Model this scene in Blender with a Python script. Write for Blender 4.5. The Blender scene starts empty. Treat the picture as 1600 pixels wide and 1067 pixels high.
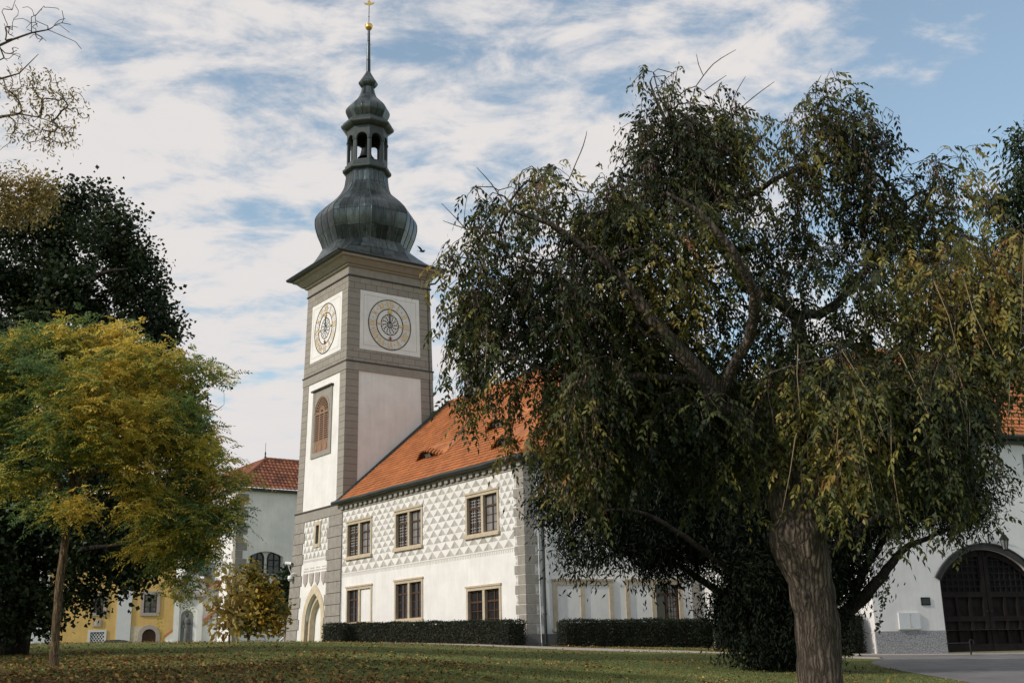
import bpy, math, random
import numpy as np
from mathutils import Vector, Matrix, kdtree

rng = np.random.default_rng(7)
random.seed(7)
sc = bpy.context.scene
COL = sc.collection

# ------------------------------------------------------------------ camera
FPX, PIT, ROL = 1813.0, math.radians(15.38), math.radians(1.29)
EYE = np.array([0.0, 0.0, 1.6])
_c, _s = math.cos(ROL), math.sin(ROL)
_R = np.array([1.0, 0, 0])
_F = np.array([0, math.cos(PIT), math.sin(PIT)])
_U = np.array([0, -math.sin(PIT), math.cos(PIT)])
_r = _c * _R - _s * _U
_u = _s * _R + _c * _U
cam = bpy.data.objects.new('camera', bpy.data.cameras.new('camera'))
COL.objects.link(cam)
cam.matrix_world = Matrix(((_r[0], _u[0], -_F[0], EYE[0]), (_r[1], _u[1], -_F[1], EYE[1]),
                           (_r[2], _u[2], -_F[2], EYE[2]), (0, 0, 0, 1)))
cam.data.sensor_width = 36.0
cam.data.lens = 36.0 * FPX / 1600.0
cam.data.clip_start = 0.1
cam.data.clip_end = 5000
sc.camera = cam

# ------------------------------------------------------------------ light
SUN_AZ, SUN_EL = math.radians(207.5), math.radians(30)
SUN = Vector((math.cos(SUN_AZ) * math.cos(SUN_EL), math.sin(SUN_AZ) * math.cos(SUN_EL), math.sin(SUN_EL)))
sd = bpy.data.lights.new('sun', 'SUN')
sd.energy = 2.75
sd.angle = math.radians(0.6)
sd.color = (1.0, 0.92, 0.84)
so = bpy.data.objects.new('sun', sd)
COL.objects.link(so)
so.rotation_euler = SUN.to_track_quat('Z', 'Y').to_euler()
so.location = (-60, -40, 60)

world = bpy.data.worlds.new('World')
sc.world = world
world.use_nodes = True
wn, wl = world.node_tree.nodes, world.node_tree.links
wn.clear()


def wnode(t, **kw):
    n = wn.new(t)
    for k, v in kw.items():
        if hasattr(n, k):
            setattr(n, k, v)
        else:
            n.inputs[k].default_value = v
    return n


w_out = wnode('ShaderNodeOutputWorld')
w_bg = wnode('ShaderNodeBackground', Strength=0.1)
w_sky = wnode('ShaderNodeTexSky')
w_sky.sky_type = 'NISHITA'
w_sky.sun_disc = False
w_sky.sun_elevation = SUN_EL
w_sky.sun_rotation = math.atan2(SUN.x, SUN.y)
w_sky.air_density = 1.0
w_sky.dust_density = 0.6
w_tc = wnode('ShaderNodeTexCoord')
w_sep = wnode('ShaderNodeSeparateXYZ')
wl.new(w_tc.outputs['Generated'], w_sep.inputs[0])
w_add = wnode('ShaderNodeMath', operation='ADD')
w_add.inputs[1].default_value = 0.16
w_max = wnode('ShaderNodeMath', operation='MAXIMUM')
w_max.inputs[1].default_value = 0.05
wl.new(w_sep.outputs['Z'], w_add.inputs[0])
wl.new(w_add.outputs[0], w_max.inputs[0])
w_dx = wnode('ShaderNodeMath', operation='DIVIDE')
w_dy = wnode('ShaderNodeMath', operation='DIVIDE')
wl.new(w_sep.outputs['X'], w_dx.inputs[0])
wl.new(w_max.outputs[0], w_dx.inputs[1])
wl.new(w_sep.outputs['Y'], w_dy.inputs[0])
wl.new(w_max.outputs[0], w_dy.inputs[1])
w_com = wnode('ShaderNodeCombineXYZ')
wl.new(w_dx.outputs[0], w_com.inputs[0])
wl.new(w_dy.outputs[0], w_com.inputs[1])


def wnoise(rot, scl, loc, scale, detail, rough, dist):
    m = wnode('ShaderNodeMapping')
    m.inputs['Rotation'].default_value = (0, 0, math.radians(rot))
    m.inputs['Scale'].default_value = scl
    m.inputs['Location'].default_value = loc
    wl.new(w_com.outputs[0], m.inputs[0])
    n = wnode('ShaderNodeTexNoise')
    n.inputs['Scale'].default_value = scale
    n.inputs['Detail'].default_value = detail
    n.inputs['Roughness'].default_value = rough
    n.inputs['Distortion'].default_value = dist
    wl.new(m.outputs[0], n.inputs['Vector'])
    return n


n_big = wnoise(20, (1, 1, 1), (1.3, 0.4, 0), 1.7, 3, 0.5, 0.3)
n_str = wnoise(-32, (1.0, 1.45, 1), (3.1, 1.7, 0), 4.6, 9, 0.62, 0.6)
n_fin = wnoise(-18, (1.0, 1.25, 1), (7.0, 2.0, 0), 7.5, 10, 0.6, 0.3)


def wmath(op, a, b, clamp=False):
    n = wnode('ShaderNodeMath', operation=op)
    n.use_clamp = clamp
    for i, v in enumerate((a, b)):
        if isinstance(v, (int, float)):
            n.inputs[i].default_value = v
        else:
            wl.new(v, n.inputs[i])
    return n.outputs[0]


t0 = wmath('MULTIPLY', n_big.outputs['Fac'], 0.55)
t1 = wmath('MULTIPLY', n_str.outputs['Fac'], 0.58)
t2 = wmath('MULTIPLY', n_fin.outputs['Fac'], 0.80)
tt = wmath('ADD', wmath('ADD', t0, t1), t2)
front = wmath('MAXIMUM', w_sep.outputs['Y'], 0.0)
gx = wmath('MULTIPLY', wmath('MULTIPLY', w_sep.outputs['X'], front), -0.34)       # fewer clouds ahead on the right
gz = wmath('MULTIPLY', wmath('MULTIPLY', w_sep.outputs['Z'], front), -0.36)       # and higher up
back = wmath('MULTIPLY', wmath('MINIMUM', w_sep.outputs['Y'], 0.0), 0.28)   # clearer sky behind the viewer
tt = wmath('ADD', wmath('ADD', wmath('ADD', tt, gx), gz), back)
w_ramp = wnode('ShaderNodeValToRGB')
w_ramp.color_ramp.elements[0].position = 0.69
w_ramp.color_ramp.elements[1].position = 0.95
w_ramp.color_ramp.elements[0].color = (.10, .10, .10, 1)      # thin veil of high cloud everywhere
w_ramp.color_ramp.interpolation = 'EASE'
wl.new(tt, w_ramp.inputs[0])
w_cc = wnode('ShaderNodeMixRGB')
w_cc.inputs[1].default_value = (6.9, 6.8, 6.85, 1)
w_cc.inputs[2].default_value = (7.8, 7.35, 7.15, 1)
wl.new(n_fin.outputs['Fac'], w_cc.inputs[0])
w_mix = wnode('ShaderNodeMixRGB')
wl.new(w_ramp.outputs[0], w_mix.inputs[0])
w_boost = wnode('ShaderNodeMixRGB', blend_type='MULTIPLY')
w_boost.inputs[0].default_value = 1.0
w_boost.inputs[2].default_value = (1.85, 1.88, 1.66, 1)
wl.new(w_sky.outputs[0], w_boost.inputs[1])
wl.new(w_boost.outputs[0], w_mix.inputs[1])
wl.new(w_cc.outputs[0], w_mix.inputs[2])
wl.new(w_mix.outputs[0], w_bg.inputs[0])
wl.new(w_bg.outputs[0], w_out.inputs[0])

sc.view_settings.view_transform = 'Standard'
sc.view_settings.look = 'None'
sc.view_settings.gamma = 1.0
sc.view_settings.exposure = 0.08
sc.view_settings.use_curve_mapping = False
sc.render.engine = 'CYCLES'
sc.cycles.max_bounces = 6
sc.cycles.transparent_max_bounces = 4


# ------------------------------------------------------------------ helpers
def ray(x, y):
    return _F + (x - 800) / FPX * _r - (y - 533.5) / FPX * _u


def atY(x, y, Y):
    d = ray(x, y)
    return EYE + d * (Y / d[1])


_T = np.linspace(-1.2, 1.2, 481)
_EV = np.interp(_T, [-.7, -.44, -.2, -.1, 0, .15, .3, .45, .7], [.0235, .023, .0200, .0165, .0122, .0076, .0000, -.003, -.006])
_k = np.exp(-np.linspace(-2, 2, 41) ** 2)
_k /= _k.sum()
_EV = np.convolve(np.pad(_EV, 20, mode='edge'), _k, mode='valid')


def ground(X, Y):
    X = np.asarray(X, float)
    Y = np.asarray(Y, float)
    t = X / np.maximum(Y, 12.0)
    e = np.interp(t, _T, _EV)
    Yc = np.clip(Y, 0, 150)
    c = 1 + np.clip((t + .08) / .28, 0, 1)
    dl = .0042 * np.clip((t + .15) / .2, 0, 1) * np.clip((57 - Yc) / 7, 0, 1)
    g = (e - dl) * (np.minimum(Yc, 58) + .8 * np.maximum(Yc - 58, 0)) - c * np.maximum(0, 1 - Yc / 48.0)
    return 1.6 + g


def gpt(X, Y, dz=0.0):
    return np.array([X, Y, float(ground(X, Y)) + dz])


def onground(x, y):
    d = ray(x, y)
    d = d / d[1]
    last = 6.0
    Y = 6.0
    while Y < 140:
        p = EYE + d * Y
        if p[2] < float(ground(p[0], p[1])):
            lo, hi = last, Y
            for _ in range(30):
                m = (lo + hi) / 2
                p = EYE + d * m
                if p[2] < float(ground(p[0], p[1])):
                    hi = m
                else:
                    lo = m
            return EYE + d * hi
        last = Y
        Y += .25
    return EYE + d * 60


class Fr:
    """a right-handed building frame: a along the wall, b into the building, z up"""

    def __init__(s, o, A, B, warp=None):
        s.o, s.A, s.B, s.warp = np.asarray(o, float), np.asarray(A, float), np.asarray(B, float), warp

    def p(s, a, b, z):
        if s.warp:
            a, b, z = s.warp(a, b, z)
        q = s.o + a * s.A + b * s.B
        return (q[0], q[1], q[2] + z)


class MB:
    def __init__(s):
        s.v, s.f, s.m, s.uv, s.sm = [], [], [], [], []

    def face(s, pts, mat=0, uv=None, smooth=False):
        i = len(s.v)
        s.v.extend([tuple(p) for p in pts])
        s.f.append(tuple(range(i, i + len(pts))))
        s.m.append(mat)
        s.uv.append(uv if uv is not None else [(0, 0)] * len(pts))
        s.sm.append(smooth)

    def grid(s, rows, mat=0, uv=None, smooth=True, closed=False):
        """rows: list of lists of points (shared vertices)"""
        i0 = len(s.v)
        n = len(rows[0])
        for r in rows:
            s.v.extend([tuple(p) for p in r])
        for i in range(len(rows) - 1):
            for j in range(n if closed else n - 1):
                k = (j + 1) % n
                s.f.append((i0 + i * n + j, i0 + i * n + k, i0 + (i + 1) * n + k, i0 + (i + 1) * n + j))
                s.m.append(mat)
                s.sm.append(smooth)
                if uv:
                    s.uv.append([uv(i, j), uv(i, j + 1), uv(i + 1, j + 1), uv(i + 1, j)])
                else:
                    s.uv.append([(0, 0)] * 4)

    def box(s, fr, a0, a1, b0, b1, z0, z1, mat=0):
        P = fr.p
        q = [[P(a0, b0, z0), P(a1, b0, z0), P(a1, b0, z1), P(a0, b0, z1)],
             [P(a1, b1, z0), P(a0, b1, z0), P(a0, b1, z1), P(a1, b1, z1)],
             [P(a0, b1, z0), P(a0, b0, z0), P(a0, b0, z1), P(a0, b1, z1)],
             [P(a1, b0, z0), P(a1, b1, z0), P(a1, b1, z1), P(a1, b0, z1)],
             [P(a0, b0, z1), P(a1, b0, z1), P(a1, b1, z1), P(a0, b1, z1)],
             [P(a0, b1, z0), P(a1, b1, z0), P(a1, b0, z0), P(a0, b0, z0)]]
        u = [[(a0, z0), (a1, z0), (a1, z1), (a0, z1)], [(a1, z0), (a0, z0), (a0, z1), (a1, z1)],
             [(b1, z0), (b0, z0), (b0, z1), (b1, z1)], [(b0, z0), (b1, z0), (b1, z1), (b0, z1)],
             [(a0, b0), (a1, b0), (a1, b1), (a0, b1)], [(a0, b1), (a1, b1), (a1, b0), (a0, b0)]]
        for pts, uv in zip(q, u):
            s.face(pts, mat, uv)

    def poly(s, fr, az, b0, b1, mat=0):
        """an extruded outline in the wall plane (az in counter-clockwise order seen from outside)"""
        n = len(az)
        s.face([fr.p(a, b0, z) for a, z in az], mat, [(a, z) for a, z in az])
        if b1 != b0:
            s.face([fr.p(a, b1, z) for a, z in reversed(az)], mat)
            for i in range(n):
                (a, z), (c, w) = az[i], az[(i + 1) % n]
                s.face([fr.p(a, b1, z), fr.p(c, b1, w), fr.p(c, b0, w), fr.p(a, b0, z)], mat)

    def wall(s, fr, a0, a1, z0, z1, holes=(), b=0.0, depth=.3, mat=0, rmat=0):
        As = sorted({a0, a1, *[h[0] for h in holes], *[h[1] for h in holes]})
        Zs = sorted({z0, z1, *[h[2] for h in holes], *[h[3] for h in holes]})
        for i in range(len(As) - 1):
            for j in range(len(Zs) - 1):
                am, zm = (As[i] + As[i + 1]) / 2, (Zs[j] + Zs[j + 1]) / 2
                if any(h[0] < am < h[1] and h[2] < zm < h[3] for h in holes):
                    continue
                l, r, lo, hi = As[i], As[i + 1], Zs[j], Zs[j + 1]
                s.face([fr.p(l, b, lo), fr.p(r, b, lo), fr.p(r, b, hi), fr.p(l, b, hi)], mat, [(l, lo), (r, lo), (r, hi), (l, hi)])
        for h in holes:
            l, r, lo, hi = h[:4]
            P = fr.p
            B = b + depth
            s.face([P(l, b, lo), P(l, B, lo), P(l, B, hi), P(l, b, hi)], rmat)
            s.face([P(r, B, lo), P(r, b, lo), P(r, b, hi), P(r, B, hi)], rmat)
            s.face([P(l, b, lo), P(r, b, lo), P(r, B, lo), P(l, B, lo)], rmat)
            s.face([P(l, B, hi), P(r, B, hi), P(r, b, hi), P(l, b, hi)], rmat)

    def spandrel(s, fr, arch, zt, b=0.0, depth=.3, mat=0, rmat=0):
        for (a, z), (c, w) in zip(arch[:-1], arch[1:]):
            s.face([fr.p(a, b, z), fr.p(c, b, w), fr.p(c, b, zt), fr.p(a, b, zt)], mat, [(a, z), (c, w), (c, zt), (a, zt)])
            s.face([fr.p(a, b, z), fr.p(a, b + depth, z), fr.p(c, b + depth, w), fr.p(c, b, w)], rmat)

    def ring(s, fr, inner, outer, b0, b1, mat=0):
        """a band between two open polylines of the same length"""
        for i in range(len(inner) - 1):
            A, B, C, D = inner[i], inner[i + 1], outer[i + 1], outer[i]
            P = fr.p
            s.face([P(A[0], b0, A[1]), P(B[0], b0, B[1]), P(C[0], b0, C[1]), P(D[0], b0, D[1])], mat,
                   [A, B, C, D])
            s.face([P(D[0], b0, D[1]), P(C[0], b0, C[1]), P(C[0], b1, C[1]), P(D[0], b1, D[1])], mat)
            s.face([P(B[0], b0, B[1]), P(A[0], b0, A[1]), P(A[0], b1, A[1]), P(B[0], b1, B[1])], mat)

    def tube(s, pts, rad, n=6, mat=0, cap=True):
        pts = [np.asarray(p, float) for p in pts]
        if np.isscalar(rad):
            rad = [rad] * len(pts)
        rows = []
        d0 = pts[1] - pts[0]
        up = np.array([0, 0, 1.0]) if abs(d0[2]) < .9 * np.linalg.norm(d0) else np.array([1.0, 0, 0])
        for i, p in enumerate(pts):
            d = pts[min(i + 1, len(pts) - 1)] - pts[max(i - 1, 0)]
            d = d / (np.linalg.norm(d) + 1e-9)
            x = np.cross(up, d)
            x /= np.linalg.norm(x) + 1e-9
            y = np.cross(d, x)
            up = y if abs(d @ np.array([0, 0, 1.0])) > .0 else up
            rows.append([p + rad[i] * (math.cos(2 * math.pi * k / n) * x + math.sin(2 * math.pi * k / n) * y) for k in range(n)])
        L = [0.0]
        for a, b in zip(pts[:-1], pts[1:]):
            L.append(L[-1] + float(np.linalg.norm(b - a)))
        s.grid(rows, mat, uv=lambda i, j: (j / n, L[i]), closed=True)
        if cap:
            s.face(list(reversed(rows[0])), mat)
            s.face(rows[-1], mat)

    def lathe(s, o, prof, n=16, mat=0, rot=0.0, smooth=True):
        rows = [[(o[0] + r * math.cos(rot + 2 * math.pi * k / n), o[1] + r * math.sin(rot + 2 * math.pi * k / n), o[2] + z) for k in range(n)] for r, z in prof]
        s.grid(rows, mat, closed=True, smooth=smooth, uv=lambda i, j: (j / n, prof[i][1]))

    def build(s, name, mats, parent=None, world_loc=None):
        if not isinstance(mats, (list, tuple)):
            mats = [mats]
        base = np.zeros(3)
        if parent is not None:
            base = np.array(parent['_base'])
        me = bpy.data.meshes.new(name)
        V = np.asarray(s.v, float) - base
        me.from_pydata(V.tolist(), [], s.f)
        for m in mats:
            me.materials.append(m)
        me.polygons.foreach_set('material_index', s.m)
        me.polygons.foreach_set('use_smooth', s.sm)
        ul = me.uv_layers.new(name='UVMap')
        ul.data.foreach_set('uv', np.array([c for f in s.uv for q in f for c in q], dtype=np.float32))
        me.update()
        o = bpy.data.objects.new(name, me)
        COL.objects.link(o)
        o['_base'] = tuple(base)
        if parent is not None:
            o.parent = parent
        return o


def tag(o, label=None, cat=None, group=None, kind=None):
    if label:
        o['label'] = label
    if cat:
        o['category'] = cat
    if group:
        o['group'] = group
    if kind:
        o['kind'] = kind
    return o


def thing(name, label, cat, loc, group=None):
    o = bpy.data.objects.new(name, None)
    COL.objects.link(o)
    o.location = tuple(loc)
    o.empty_display_size = .3
    o['_base'] = tuple(float(c) for c in loc)
    return tag(o, label, cat, group)


# ------------------------------------------------------------------ materials
def new_mat(name):
    m = bpy.data.materials.new(name)
    m.use_nodes = True
    nt = m.node_tree
    b = nt.nodes['Principled BSDF']
    return m, nt, b


def N(nt, t, **kw):
    n = nt.nodes.new(t)
    for k, v in kw.items():
        if hasattr(n, k):
            setattr(n, k, v)
        else:
            n.inputs[k].default_value = v
    return n


def ramp(nt, fac, stops):
    r = nt.nodes.new('ShaderNodeValToRGB')
    e = r.color_ramp.elements
    e[0].position, e[0].color = stops[0][0], (*stops[0][1], 1)
    e[1].position, e[1].color = stops[-1][0], (*stops[-1][1], 1)
    for p, c in stops[1:-1]:
        x = e.new(p)
        x.color = (*c, 1)
    nt.links.new(fac, r.inputs[0])
    return r.outputs[0]


def bump(nt, b, h, strength, dist=.02):
    n = N(nt, 'ShaderNodeBump')
    n.inputs['Strength'].default_value = strength
    n.inputs['Distance'].default_value = dist
    nt.links.new(h, n.inputs['Height'])
    nt.links.new(n.outputs[0], b.inputs['Normal'])


def pos(nt):
    g = nt.nodes.new('ShaderNodeNewGeometry')
    return g.outputs['Position']


def noise(nt, vec, scale, detail=4, rough=.6, dist=0.0, stretch=None):
    if stretch:
        mp = N(nt, 'ShaderNodeMapping')
        mp.inputs['Scale'].default_value = stretch
        nt.links.new(vec, mp.inputs[0])
        vec = mp.outputs[0]
    n = N(nt, 'ShaderNodeTexNoise')
    n.inputs['Scale'].default_value = scale
    n.inputs['Detail'].default_value = detail
    n.inputs['Roughness'].default_value = rough
    n.inputs['Distortion'].default_value = dist
    nt.links.new(vec, n.inputs['Vector'])
    return n.outputs['Fac']


def plain(name, col, var=.12, scale=1.5, rough=.8, bstr=.15, bscale=30, metal=0.0, streak=True, spec=.3):
    """one colour with soft mottling, faint vertical weather streaks and a fine relief"""
    m, nt, b = new_mat(name)
    p = pos(nt)
    n1 = noise(nt, p, scale, 6, .65)
    lo = tuple(c * (1 - var) for c in col)
    hi = tuple(min(1, c * (1 + var * .7)) for c in col)
    c1 = ramp(nt, n1, [(.3, lo), (.7, hi)])
    if streak:
        n2 = noise(nt, p, 1.0, 5, .6, stretch=(5, 5, .35))
        mx = N(nt, 'ShaderNodeMixRGB', blend_type='MULTIPLY')
        k = ramp(nt, n2, [(.32, (1 - var, 1 - var, 1 - var * 1.1)), (.62, (1, 1, 1))])
        mx.inputs[0].default_value = .7
        nt.links.new(c1, mx.inputs[1])
        nt.links.new(k, mx.inputs[2])
        c1 = mx.outputs[0]
    nt.links.new(c1, b.inputs['Base Color'])
    b.inputs['Roughness'].default_value = rough
    b.inputs['Metallic'].default_value = metal
    b.inputs['Specular IOR Level'].default_value = spec
    if bstr:
        bump(nt, b, noise(nt, p, bscale, 4, .6), bstr)
    return m


def bricky(name, col, dark, bw, bh, mortar=.012, var=.18, offset=.5, rough=.85, bstr=.35):
    """courses of blocks laid out in metres along the wall (UV)"""
    m, nt, b = new_mat(name)
    uv = N(nt, 'ShaderNodeUVMap').outputs[0]
    k = N(nt, 'ShaderNodeTexBrick')
    k.offset = offset
    k.inputs['Scale'].default_value = 1
    k.inputs['Mortar Size'].default_value = mortar
    k.inputs['Mortar Smooth'].default_value = .2
    k.inputs['Brick Width'].default_value = bw
    k.inputs['Row Height'].default_value = bh
    k.inputs['Color1'].default_value = (*[c * (1 - var) for c in col], 1)
    k.inputs['Color2'].default_value = (*[c * (1 + var * .5) for c in col], 1)
    k.inputs['Mortar'].default_value = (*dark, 1)
    nt.links.new(uv, k.inputs['Vector'])
    p = pos(nt)
    n1 = noise(nt, p, 5, 6, .7)
    mx = N(nt, 'ShaderNodeMixRGB', blend_type='MULTIPLY')
    mx.inputs[0].default_value = .8
    nt.links.new(k.outputs['Color'], mx.inputs[1])
    nt.links.new(ramp(nt, n1, [(.3, (.84, .83, .82)), (.65, (1.04, 1.03, 1.0))]), mx.inputs[2])
    nt.links.new(mx.outputs[0], b.inputs['Base Color'])
    b.inputs['Roughness'].default_value = rough
    b.inputs['Specular IOR Level'].default_value = .25
    add = N(nt, 'ShaderNodeMath', operation='MULTIPLY_ADD')
    nt.links.new(k.outputs['Fac'], add.inputs[0])
    add.inputs[1].default_value = -1.0
    nt.links.new(noise(nt, p, 35, 4, .7), add.inputs[2])
    bump(nt, b, add.outputs[0], bstr)
    return m


WHITE = plain('white_plaster', (.74, .725, .705), .09, .9, .9, .2, 14)
WHITE_OLD = plain('old_white_plaster', (.78, .765, .735), .12, .7, .9, .2, 12)
GREY_ST = plain('grey_stone', (.29, .268, .238), .2, 3.5, .85, .5, 26)
GREY_FLAT = plain('grey_plaster', (.285, .264, .234), .12, 2.5, .85, .3, 30)
COURSE = bricky('coursed_grey_stone', (.29, .268, .238), (.075, .065, .055), 40, .47, .014, .1, 0)
RUNNING = bricky('running_grey_stone', (.29, .268, .238), (.075, .065, .055), .92, .44, .014, .1)
JOINT = plain('pale_joint', (.56, .54, .50), .12, 6, .9, .1, 30)
DARK_LINE = plain('dark_line_gap_shade', (.07, .06, .05), .2, 6, .8, .2, 30)  # dark string lines and joints, also painted shade behind the house dentils
SG_DARK = plain('sgraffito_dark', (.40, .378, .345), .16, 5, .9, .2, 40)
SG_MID = plain('sgraffito_mid', (.49, .468, .43), .16, 5, .9, .2, 40)
TAN = plain('tan_sandstone', (.50, .42, .31), .16, 4, .85, .35, 40)
TAN_PALE = plain('pale_sandstone', (.58, .49, .36), .2, 3, .85, .4, 30)
RUST = plain('rusty_sandstone', (.33, .17, .065), .45, 3, .85, .5, 25)
WOOD = plain('brown_window_wood', (.075, .038, .02), .25, 6, .55, .2, 60)
SHUTTER = plain('brown_shutter', (.27, .16, .10), .2, 6, .6, .3, 50)
GATEWOOD = plain('dark_gate_wood', (.017, .013, .012), .3, 5, .75, .3, 60, spec=.12)
IRON = plain('black_iron', (.013, .014, .016), .2, 8, .55, .1, 60, spec=.2, streak=False)
GUTTER = plain('green_black_gutter', (.022, .030, .030), .3, 3, .45, .1, 30, spec=.5)
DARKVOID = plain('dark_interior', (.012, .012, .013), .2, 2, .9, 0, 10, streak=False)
PLINTH = plain('grey_plinth', (.17, .165, .16), .15, 3, .9, .4, 25)
DARK_ARCH = plain('dark_arch_stone', (.055, .054, .052), .2, 3, .95, .3, 25)
BLUEGREY = plain('bluegrey_door', (.10, .11, .13), .15, 3, .8, .2, 25)
YELLOW = plain('ochre_plaster', (.64, .42, .15), .1, 1.2, .9, .15, 20)
PALEBLUE = plain('pale_pilaster', (.62, .62, .62), .06, 2, .9, .1, 20)
GOLD = plain('gilding', (.62, .41, .14), .15, 6, .42, .05, 30, metal=.35, streak=False, spec=.5)
GILT_BALL = plain('gilded_ball', (.75, .47, .16), .1, 6, .3, .05, 30, metal=.8, streak=False)
INK = plain('clock_ink', (.03, .032, .036), .1, 6, .6, .05, 30, streak=False)
CLOCKGREY = plain('clock_ring_plaster', (.66, .65, .63), .08, 2, .85, .1, 30)
REDSPOT = plain('red_enamel', (.30, .05, .02), .1, 6, .5, .05, 30, streak=False)
VERDE_ROOF = plain('blue_green_copper', (.17, .30, .31), .25, 2, .6, .2, 20)
STATUE = plain('weathered_statue', (.17, .165, .155), .4, 3, .85, .5, 14)
TRIM = plain('pink_grey_trim', (.40, .345, .31), .15, 4, .85, .3, 30)
CABINET = plain('white_metal_cabinet', (.62, .63, .64), .05, 2, .5, .03, 30)
CAMWHITE = plain('white_camera_shell', (.75, .75, .74), .04, 2, .35, .0, 30, streak=False)
CARPAINT = plain('dark_blue_car', (.012, .025, .055), .1, 2, .22, 0, 30, streak=False, spec=.6)
RUBBER = plain('rubber', (.015, .015, .015), .1, 2, .8, .1, 30, streak=False)


def pebble(name):
    m, nt, b = new_mat(name)
    p = pos(nt)
    v = N(nt, 'ShaderNodeTexVoronoi')
    v.inputs['Scale'].default_value = 22
    nt.links.new(p, v.inputs['Vector'])
    nt.links.new(ramp(nt, v.outputs['Distance'], [(.1, (.46, .46, .47)), (.7, (.2, .2, .21))]), b.inputs['Base Color'])
    b.inputs['Roughness'].default_value = .95
    bump(nt, b, v.outputs['Distance'], .8, .03)
    return m


PEBBLE = pebble('roughcast')


def glass_mat(name, tint, refl=.35, pale_tone=(.2, .19, .18)):
    m, nt, b = new_mat(name)
    p = pos(nt)
    n1 = noise(nt, p, 1.3, 3, .5)
    nt.links.new(ramp(nt, n1, [(.3, tint), (.75, pale_tone)]), b.inputs['Base Color'])
    b.inputs['Roughness'].default_value = .06
    b.inputs['Specular IOR Level'].default_value = refl
    bump(nt, b, noise(nt, p, 2.2, 2, .5), .12, .03)
    return m


GLASS = glass_mat('window_glass', (.012, .013, .015), .5, (.03, .03, .032))
GLASS_PALE = glass_mat('pale_reflection_glass', (.10, .10, .10), .5, (.24, .235, .23))  # pale colour stands in for grey-white reflections in the facade panes


def tile_mat(name, cols, dirt=.5):
    m, nt, b = new_mat(name)
    uv = N(nt, 'ShaderNodeUVMap').outputs[0]
    fl = N(nt, 'ShaderNodeVectorMath', operation='FLOOR')
    nt.links.new(uv, fl.inputs[0])
    wnz = N(nt, 'ShaderNodeTexWhiteNoise')
    wnz.noise_dimensions = '2D'
    nt.links.new(fl.outputs[0], wnz.inputs['Vector'])
    c = ramp(nt, wnz.outputs['Value'], [(0, cols[0]), (.5, cols[1]), (1, cols[2])])
    p = pos(nt)
    mx = N(nt, 'ShaderNodeMixRGB', blend_type='MULTIPLY')
    mx.inputs[0].default_value = dirt
    nt.links.new(c, mx.inputs[1])
    nt.links.new(ramp(nt, noise(nt, p, .8, 6, .7), [(.3, (.55, .55, .55)), (.6, (1.1, 1.05, 1.0))]), mx.inputs[2])
    nt.links.new(mx.outputs[0], b.inputs['Base Color'])
    b.inputs['Roughness'].default_value = .75
    bump(nt, b, noise(nt, p, 40, 3, .6), .2)
    return m


TILE = tile_mat('orange_clay_tile', [(.29, .098, .030), (.38, .132, .040), (.45, .165, .055)], .5)
TILE_OLD = tile_mat('old_clay_tile', [(.13, .048, .03), (.24, .08, .04), (.33, .13, .065)], .8)


def copper(name):
    m, nt, b = new_mat(name)
    uv = N(nt, 'ShaderNodeUVMap').outputs[0]
    k = N(nt, 'ShaderNodeTexBrick')
    k.offset = .5
    k.inputs['Scale'].default_value = 1
    k.inputs['Mortar Size'].default_value = .035
    k.inputs['Mortar Smooth'].default_value = .6
    k.inputs['Brick Width'].default_value = 1.0
    k.inputs['Row Height'].default_value = 1.6
    k.inputs['Color1'].default_value = (.026, .033, .038, 1)
    k.inputs['Color2'].default_value = (.10, .115, .12, 1)
    k.inputs['Mortar'].default_value = (.010, .013, .014, 1)
    nt.links.new(uv, k.inputs['Vector'])
    p = pos(nt)
    n1 = noise(nt, p, 1.4, 7, .7, 0, (3, 3, .7))
    verd = ramp(nt, n1, [(.32, (.30, .29, .26)), (.5, (.75, .85, .83)), (.66, (1.25, 1.4, 1.36)), (.8, (1.7, 1.9, 1.8))])
    mx = N(nt, 'ShaderNodeMixRGB', blend_type='MULTIPLY')
    mx.inputs[0].default_value = .9
    nt.links.new(k.outputs['Color'], mx.inputs[1])
    nt.links.new(verd, mx.inputs[2])
    n2 = noise(nt, p, .9, 5, .6)
    mx2 = N(nt, 'ShaderNodeMixRGB')
    nt.links.new(ramp(nt, n2, [(.6, (0, 0, 0)), (.72, (.45, .45, .45))]), mx2.inputs[0])
    nt.links.new(mx.outputs[0], mx2.inputs[1])
    mx2.inputs[2].default_value = (.12, .09, .06, 1)
    nt.links.new(mx2.outputs[0], b.inputs['Base Color'])
    b.inputs['Roughness'].default_value = .34
    b.inputs['Metallic'].default_value = .6
    b.inputs['Specular IOR Level'].default_value = .5
    bump(nt, b, k.outputs['Fac'], .35, .03)
    return m


COPPER = copper('weathered_copper')
COPPER_TRIM = plain('dark_copper_trim', (.035, .048, .048), .3, 3, .5, .15, 20, spec=.5)


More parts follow.
